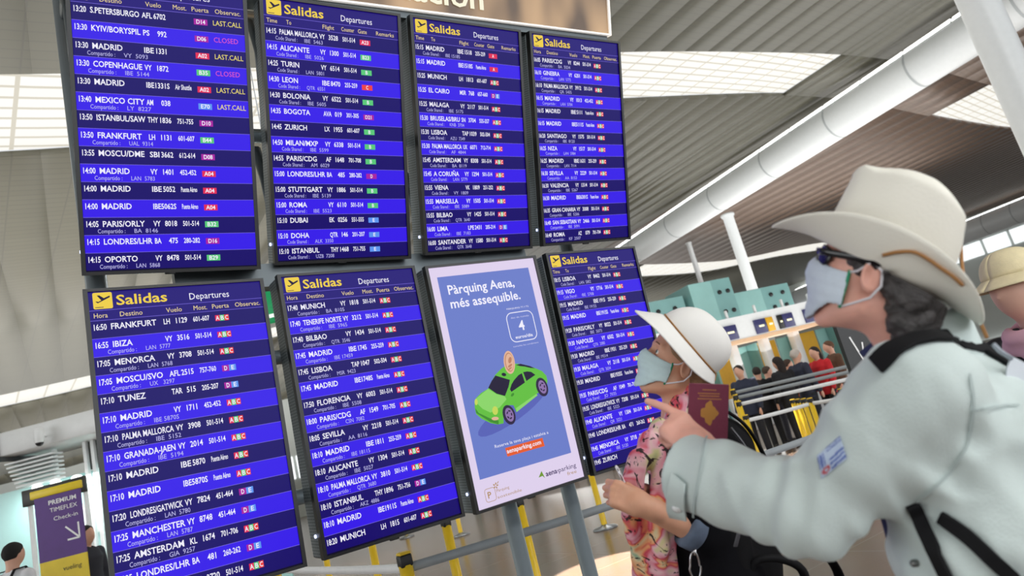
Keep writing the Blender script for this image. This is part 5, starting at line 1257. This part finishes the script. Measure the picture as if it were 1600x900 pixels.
bn = root('banner_stand', Me, 'purple and yellow Premium check-in banner stand at the left', 'banner')
purple = mat('banner purple', (84, 44, 126), .5); byel = mat('banner yellow', (232, 204, 44), .5)
mb = MB(); mb.box(0, wE, -.012, .012, zt-.80, zt-.085, 0, Me); mb.build('purple_panel', purple, bn)
mb = MB(); mb.box(0, wE, -.012, .012, .12, zt-.80, 0, Me); mb.build('yellow_panel', byel, bn)
mb = MB(); mb.rbox((wE/2-.01, 0, zt-.04), (wE+.06, .05, .09), .008, 1, 0, Me); mb.build('top_bar', byel, bn)
mb = MB(); mb.rbox((wE/2, 0, .06), (wE+.1, .32, .12), .03, 2, 0, Me); mb.build('base', base_m, bn)
mb = MB()
text(mb, 'PREMIUM', wE*.92, -(zt-.19), .048, 0, 1, fit=wE*.62, align='r', y=-.015, M=Me); mb.build('lettering', mat('white lettering', (240, 240, 240), .5), bn); mb = MB(); text(mb, 'TIMEFLEX', wE*.92, -(zt-.275), .046, 0, 0, fit=wE*.60, align='r', y=-.015, M=Me); mb.build('lettering', mat('white lettering', (240, 240, 240), .5), bn); mb = MB(); text(mb, 'Check-in', wE*.92, -(zt-.375), .044, 0, 0, fit=wE*.54, align='r', y=-.015, M=Me); mb.build('lettering', mat('white lettering', (240, 240, 240), .5), bn); mb = MB()
for a, b_ in (((wE*.62, zt-.47), (wE*.90, zt-.62)), ((wE*.90, zt-.62), (wE*.64, zt-.62)), ((wE*.90, zt-.62), (wE*.90, zt-.45))):
    d = nrm(V(b_[0]-a[0], 0, b_[1]-a[1])); s_ = V(-d[2], 0, d[0])*.010; mb.add([V(a[0], -.015, a[1])-s_, V(b_[0], -.015, b_[1])-s_, V(b_[0], -.015, b_[1])+s_, V(a[0], -.015, a[1])+s_], [(0, 1, 2, 3)], 0, Me)
mb.build('arrow', mat('white lettering', (240, 240, 240), .5), bn)
mb = MB(); text(mb, 'vueling', wE*.48, -(zt-.94), .05, 0, 0, fit=wE*.40, y=-.015, M=Me, slant=.1); mb.build('lower_lettering', mat('dark lettering', (60, 54, 30), .5), bn)
# ---- green exit sign showing between the screens
X1 = at(398, 446, 6.5); X2 = at(432, 441, 6.5); ax_x = nrm((X2-X1)*V(1, 1, 0)); Mx = frame((X1[0], X1[1], 0), ax_x, np.cross(UPZ, ax_x), UPZ); xz = float(X1[2]); uu = 6.5/FPX
ex = root('exit_sign', Mx @ T(.15, 0, xz-.2), 'green exit sign with a white running figure between the screens', 'sign')
green = mat('exit sign green', (24, 140, 84), .4, emit=(24, 140, 84), es=.6); exw = mat('exit sign white', (236, 244, 238), .4, emit=(236, 244, 238), es=.7)
mb = MB(); mb.rbox((.19, .02, xz-.19), (.44, .05, .40), .008, 1, 0, Mx); mb.build('panel', green, ex)
mb = MB(); mb.box(.17, .335, -.010, -.0062, xz-.345, xz-.04, 0, Mx); mb.box(.03, .15, -.010, -.0062, xz-.345, xz-.31, 0, Mx); mb.build('door_shape', exw, ex)
mb = MB(); mb.tube([W(Mx, .245, -.013, xz-.085), W(Mx, .245, -.010, xz-.085)], .026, 18)
for a, b_, r_ in (((.24, .12), (.215, .21), .018), ((.215, .21), (.265, .25), .013), ((.265, .25), (.255, .32), .012), ((.215, .21), (.165, .245), .013), ((.165, .245), (.115, .24), .011), ((.24, .13), (.285, .17), .010), ((.235, .13), (.18, .145), .010), ((.18, .145), (.165, .185), .009)):
    mb.tube([W(Mx, a[0], -.012, xz-a[1]), W(Mx, b_[0], -.012, xz-b_[1])], r_, 8)
mb.build('running_figure', green, ex)
for x in (.06, .32): mb = MB(); mb.tube([W(Mx, x, .02, xz), W(Mx, x, .02, ceil_z(X1[0])-.05)], .006, 6); mb.build('hanging_rod', base_m, ex)
# ---- travellers
def traveller(p, h, yaw, coat, hair, trs, label, group=None, longhair=False, skin=(214, 164, 140), bag=None, arms=(.05, .12)):
    f = V(math.cos(yaw), math.sin(yaw), 0); l = np.cross(UPZ, f); k = h/1.72; M = frame((p[0], p[1], 0), f, l, UPZ)
    def S_(P): return [c/k for c in loc(P, M)]
    def bod(P):
        q = S_(P); m = [q[0], np.abs(q[1]), q[2]]
        d = ell3(q, (.02, 0, 1.60), (.10, .077, .12)); d = smin(d, sph(q, (.118, 0, 1.585), .014), .015); d = smin(d, ell3(m, (.0, .078, 1.59), (.02, .012, .034)), .01)
        d = smin(d, cap(q, (-.01, 0, 1.52), (-.02, 0, 1.38), .055, .065), .03); d = smin(d, loft(q, [.88, 1.1, 1.3, 1.42], [.09, .09, .11, .06], [.13, .12, .16, .08]), .03)
        d = smin(d, chain(m, ((-.02, .18, 1.38), (-.02+arms[0]*.3, .23, 1.10), (arms[0]+.04, .225, .88)), (.045, .038, .026)), .03)
        d = smin(d, ell3(m, (arms[0]+.07, .225, .80), (.030, .022, .075)), .015); d = smin(d, cap(m, (arms[0]+.10, .215, .83), (arms[0]+.115, .205, .77), .012, .009), .008)
        return smin(d, chain(m, ((0, .09, .9), (.01, .095, .48), (-.02, .1, .07)), (.08, .05, .036)), .03)*k
    def jac(P):
        q = S_(P); m = [q[0], np.abs(q[1]), q[2]]
        d = loft(q, [.78, .95, 1.15, 1.32, 1.42, 1.46], [.135, .13, .125, .135, .09, .065], [.185, .175, .165, .195, .14, .075])
        d = smin(d, chain(m, ((-.02, .19, 1.375), (-.02+arms[0]*.3, .235, 1.10), (arms[0]+.03, .228, .90)), (.068, .058, .050)), .03)
        return (smax(d, -cap(q, (0, 0, 1.42), (.02, 0, 1.6), .06, .062), .01)-.006*wob(q, 22, 3))*k
    def tro(P):
        q = S_(P); m = [q[0], np.abs(q[1]), q[2]]
        return smin(chain(m, ((0, .09, .84), (.01, .095, .48), (-.02, .1, .08)), (.095, .07, .058)), loft(q, [.80, .9, .98], [.12, .125, .12], [.165, .17, .16]), .03)*k
    def hai(P):
        q = S_(P); d = ell3(q, (.005, 0, 1.625), (.108, .088, .105))
        if longhair: d = smin(d, ell3(q, (-.06, 0, 1.50), (.06, .09, .16)), .04)
        zz = np.clip(q[2], 1.3, 1.8); cut = q[0]-np.interp(zz, [1.45, 1.56, 1.62, 1.66, 1.72], [-.02, -.01, .03, .085, .10])
        return (smax(d, cut, .01)-.004*wob(q, 120, 2))*k
    lo, hi = box_of(M, (-.24*k, -.34*k, -.02), (.34*k, .34*k, 1.8*k))
    o = sculpt('person', [(bod, lo, hi, .015)], mat('skin %d' % skin[0], skin, .5)); tag(o, label, 'person', group)
    cn = lambda c, s_: mat('%s cloth %d %d %d' % ((s_,)+tuple(c)), c, .85, 0, .06, 20)
    sculpt('coat', [(jac, lo, hi, .014)], cn(coat, 'coat'), o); sculpt('trousers', [(tro, lo, hi, .015)], cn(trs, 'trouser'), o); sculpt('hair', [(hai, *box_of(M, (-.16*k, -.14*k, 1.28*k), (.16*k, .14*k, 1.78*k)), .012)], cn(hair, 'hair'), o)
    for sy in (1, -1): shoe('shoe', W(M, -.02*k, sy*.1*k, 0), f, .9, mat('dark shoe leather', (36, 32, 30), .5), o)
    return o, M, k
def spot(px, py, d, zh):
    p = at(px, py, d); return V(p[0], p[1], 0)
face_l = math.atan2(-CR[1], -CR[0]); face_c = math.atan2(-CF[1], -CF[0]); face_r = math.atan2(CR[1], CR[0]); face_f = math.atan2(CF[1], CF[0])
G = 'travellers queueing before the check-in hall'; d0 = 14.2
for px, py, dd, h, yw, coat, hr, tr, lab, lh in (
    (1153, 575, -.5, 1.80, face_c-.7, (40, 46, 66), (40, 32, 28), (30, 32, 40), 'man with dark hair in navy suit, leftmost of the check-in queue', False),
    (1183, 583, .3, 1.70, face_f, (30, 30, 36), (44, 36, 32), (28, 28, 32), 'traveller in black coat seen from behind, right of the navy suit', False),
    (1199, 584, 1.1, 1.68, face_r, (64, 60, 62), (70, 56, 44), (36, 36, 44), 'traveller in dark grey coat between the black coats', False),
    (1215, 566, -.3, 1.78, face_f+.4, (26, 26, 30), (34, 26, 24), (24, 24, 28), 'woman with long black hair in black coat beside the orange-brown coat', True),
    (1231, 572, 1.3, 1.72, face_r, (168, 92, 52), (62, 46, 36), (40, 40, 46), 'traveller in orange-brown coat in the queue', False),
    (1243, 556, -.1, 1.84, face_r+.3, (44, 48, 66), (190, 180, 172), (30, 32, 40), 'grey-haired man in navy coat with his back to the line of posts', False),
    (1273, 551, .0, 1.80, face_l+.4, (196, 30, 40), (38, 30, 28), (30, 30, 36), 'traveller in bright red coat', True),
    (1295, 541, .6, 1.86, face_l, (92, 66, 48), (96, 66, 46), (42, 38, 36), 'traveller in brown coat right of the red coat', False)):
    traveller(spot(px, py, d0+dd, 0), h, yw, coat, hr, tr, lab, G, lh)
o, M, k = traveller(spot(20, 870, 6.9, 0), 1.67, face_f-.2, (226, 226, 230), (24, 22, 22), (40, 42, 50), 'traveller in white hooded jacket with black hair at the left edge')
bg = root('backpack', W(M, -.2*k, 0, 1.15*k), 'black backpack on the white hooded jacket at the left edge', 'backpack')
def bpk(P): q = loc(P, M); return smin(rbox3(q, (-.225*k, 0, 1.13*k), .085*k, .14*k, .22*k, .06), rbox3(q, (-.30*k, 0, 1.05*k), .03, .1, .1, .03), .02)
sculpt('pack_body', [(bpk, *box_of(M, (-.4, -.22, .85), (-.1, .22, 1.45)), .012)], cloth_k, bg)
for sy in (1, -1):
    mb = MB(); mb.tube([W(M, x*k, sy*.10*k, z*k) for x, z in ((-.16, 1.34), (-.08, 1.455), (.04, 1.46), (.13, 1.36), (.145, 1.2), (.09, 1.0), (-.10, .97))], .014, 8, flat=(.5, 1.5)); mb.build('strap', black_web, bg)
traveller(spot(133, 828, 9.0, 0), 1.74, face_r-.3, (38, 40, 50), (30, 26, 24), (30, 30, 36), 'traveller in dark jacket behind the purple banner')
# ---- third traveller at the right edge: blond, pink scarf, dark coat
o, M, k = traveller(spot(1612, 492, 2.35, 0), 1.56, face_l+.25, (28, 28, 32), (214, 196, 160), (40, 40, 46), 'fair-haired traveller in black coat and pink scarf at the right edge', None, True, (222, 176, 156))
def psc(P):
    q = [c/k for c in loc(P, M)]; rr_ = np.sqrt((q[0]-.01)**2+q[1]**2); z = q[2]-(1.435-.35*np.clip(q[0], -.1, .12))
    d = np.sqrt((rr_-.085)**2+(z*.8)**2)-.034; d = smin(d, chain(q, ((.09, .03, 1.40), (.135, .05, 1.25), (.14, .05, 1.05)), (.035, .036, .04)), .02); return (d-.006*np.sin(q[2]*110+q[0]*70))*k
sculpt('scarf', [(psc, *box_of(M, (-.15, -.16, .85), (.22, .16, 1.4)), .008)], mat('rose pink scarf', (214, 168, 178), .85), o)
mb = MB()
for sy in (1, -1): mb.tube([W(M, .10*k, sy*.012*k, 1.62*k), W(M, .105*k, sy*.045*k, 1.62*k), W(M, .07*k, sy*.078*k, 1.625*k), W(M, .0, sy*.085*k, 1.63*k)], .005, 8)
mb.build('glasses', mat('silver clasp', (200, 200, 204), .2, .9), o)
mb = MB(); hb_ = lambda u, v: W(M, (.01+(.112+.055*v)*math.cos(2*math.pi*u))*k, (.095+.055*v)*math.sin(2*math.pi*u)*k, (1.655-.04*v)*k); mb.sheet(hb_, 40, 6)
mb.sheet(lambda u, v: W(M, (.01+.112*math.cos(v*1.5707)**.7*math.cos(2*math.pi*u))*k, .095*math.cos(v*1.5707)**.7*math.sin(2*math.pi*u)*k, (1.655+.10*math.sin(v*1.5707))*k), 40, 12)
mb.build('hat', mat('straw hat cream', (226, 212, 172), .8, 0, .06, 40, .2, 200), o, solid=.004)
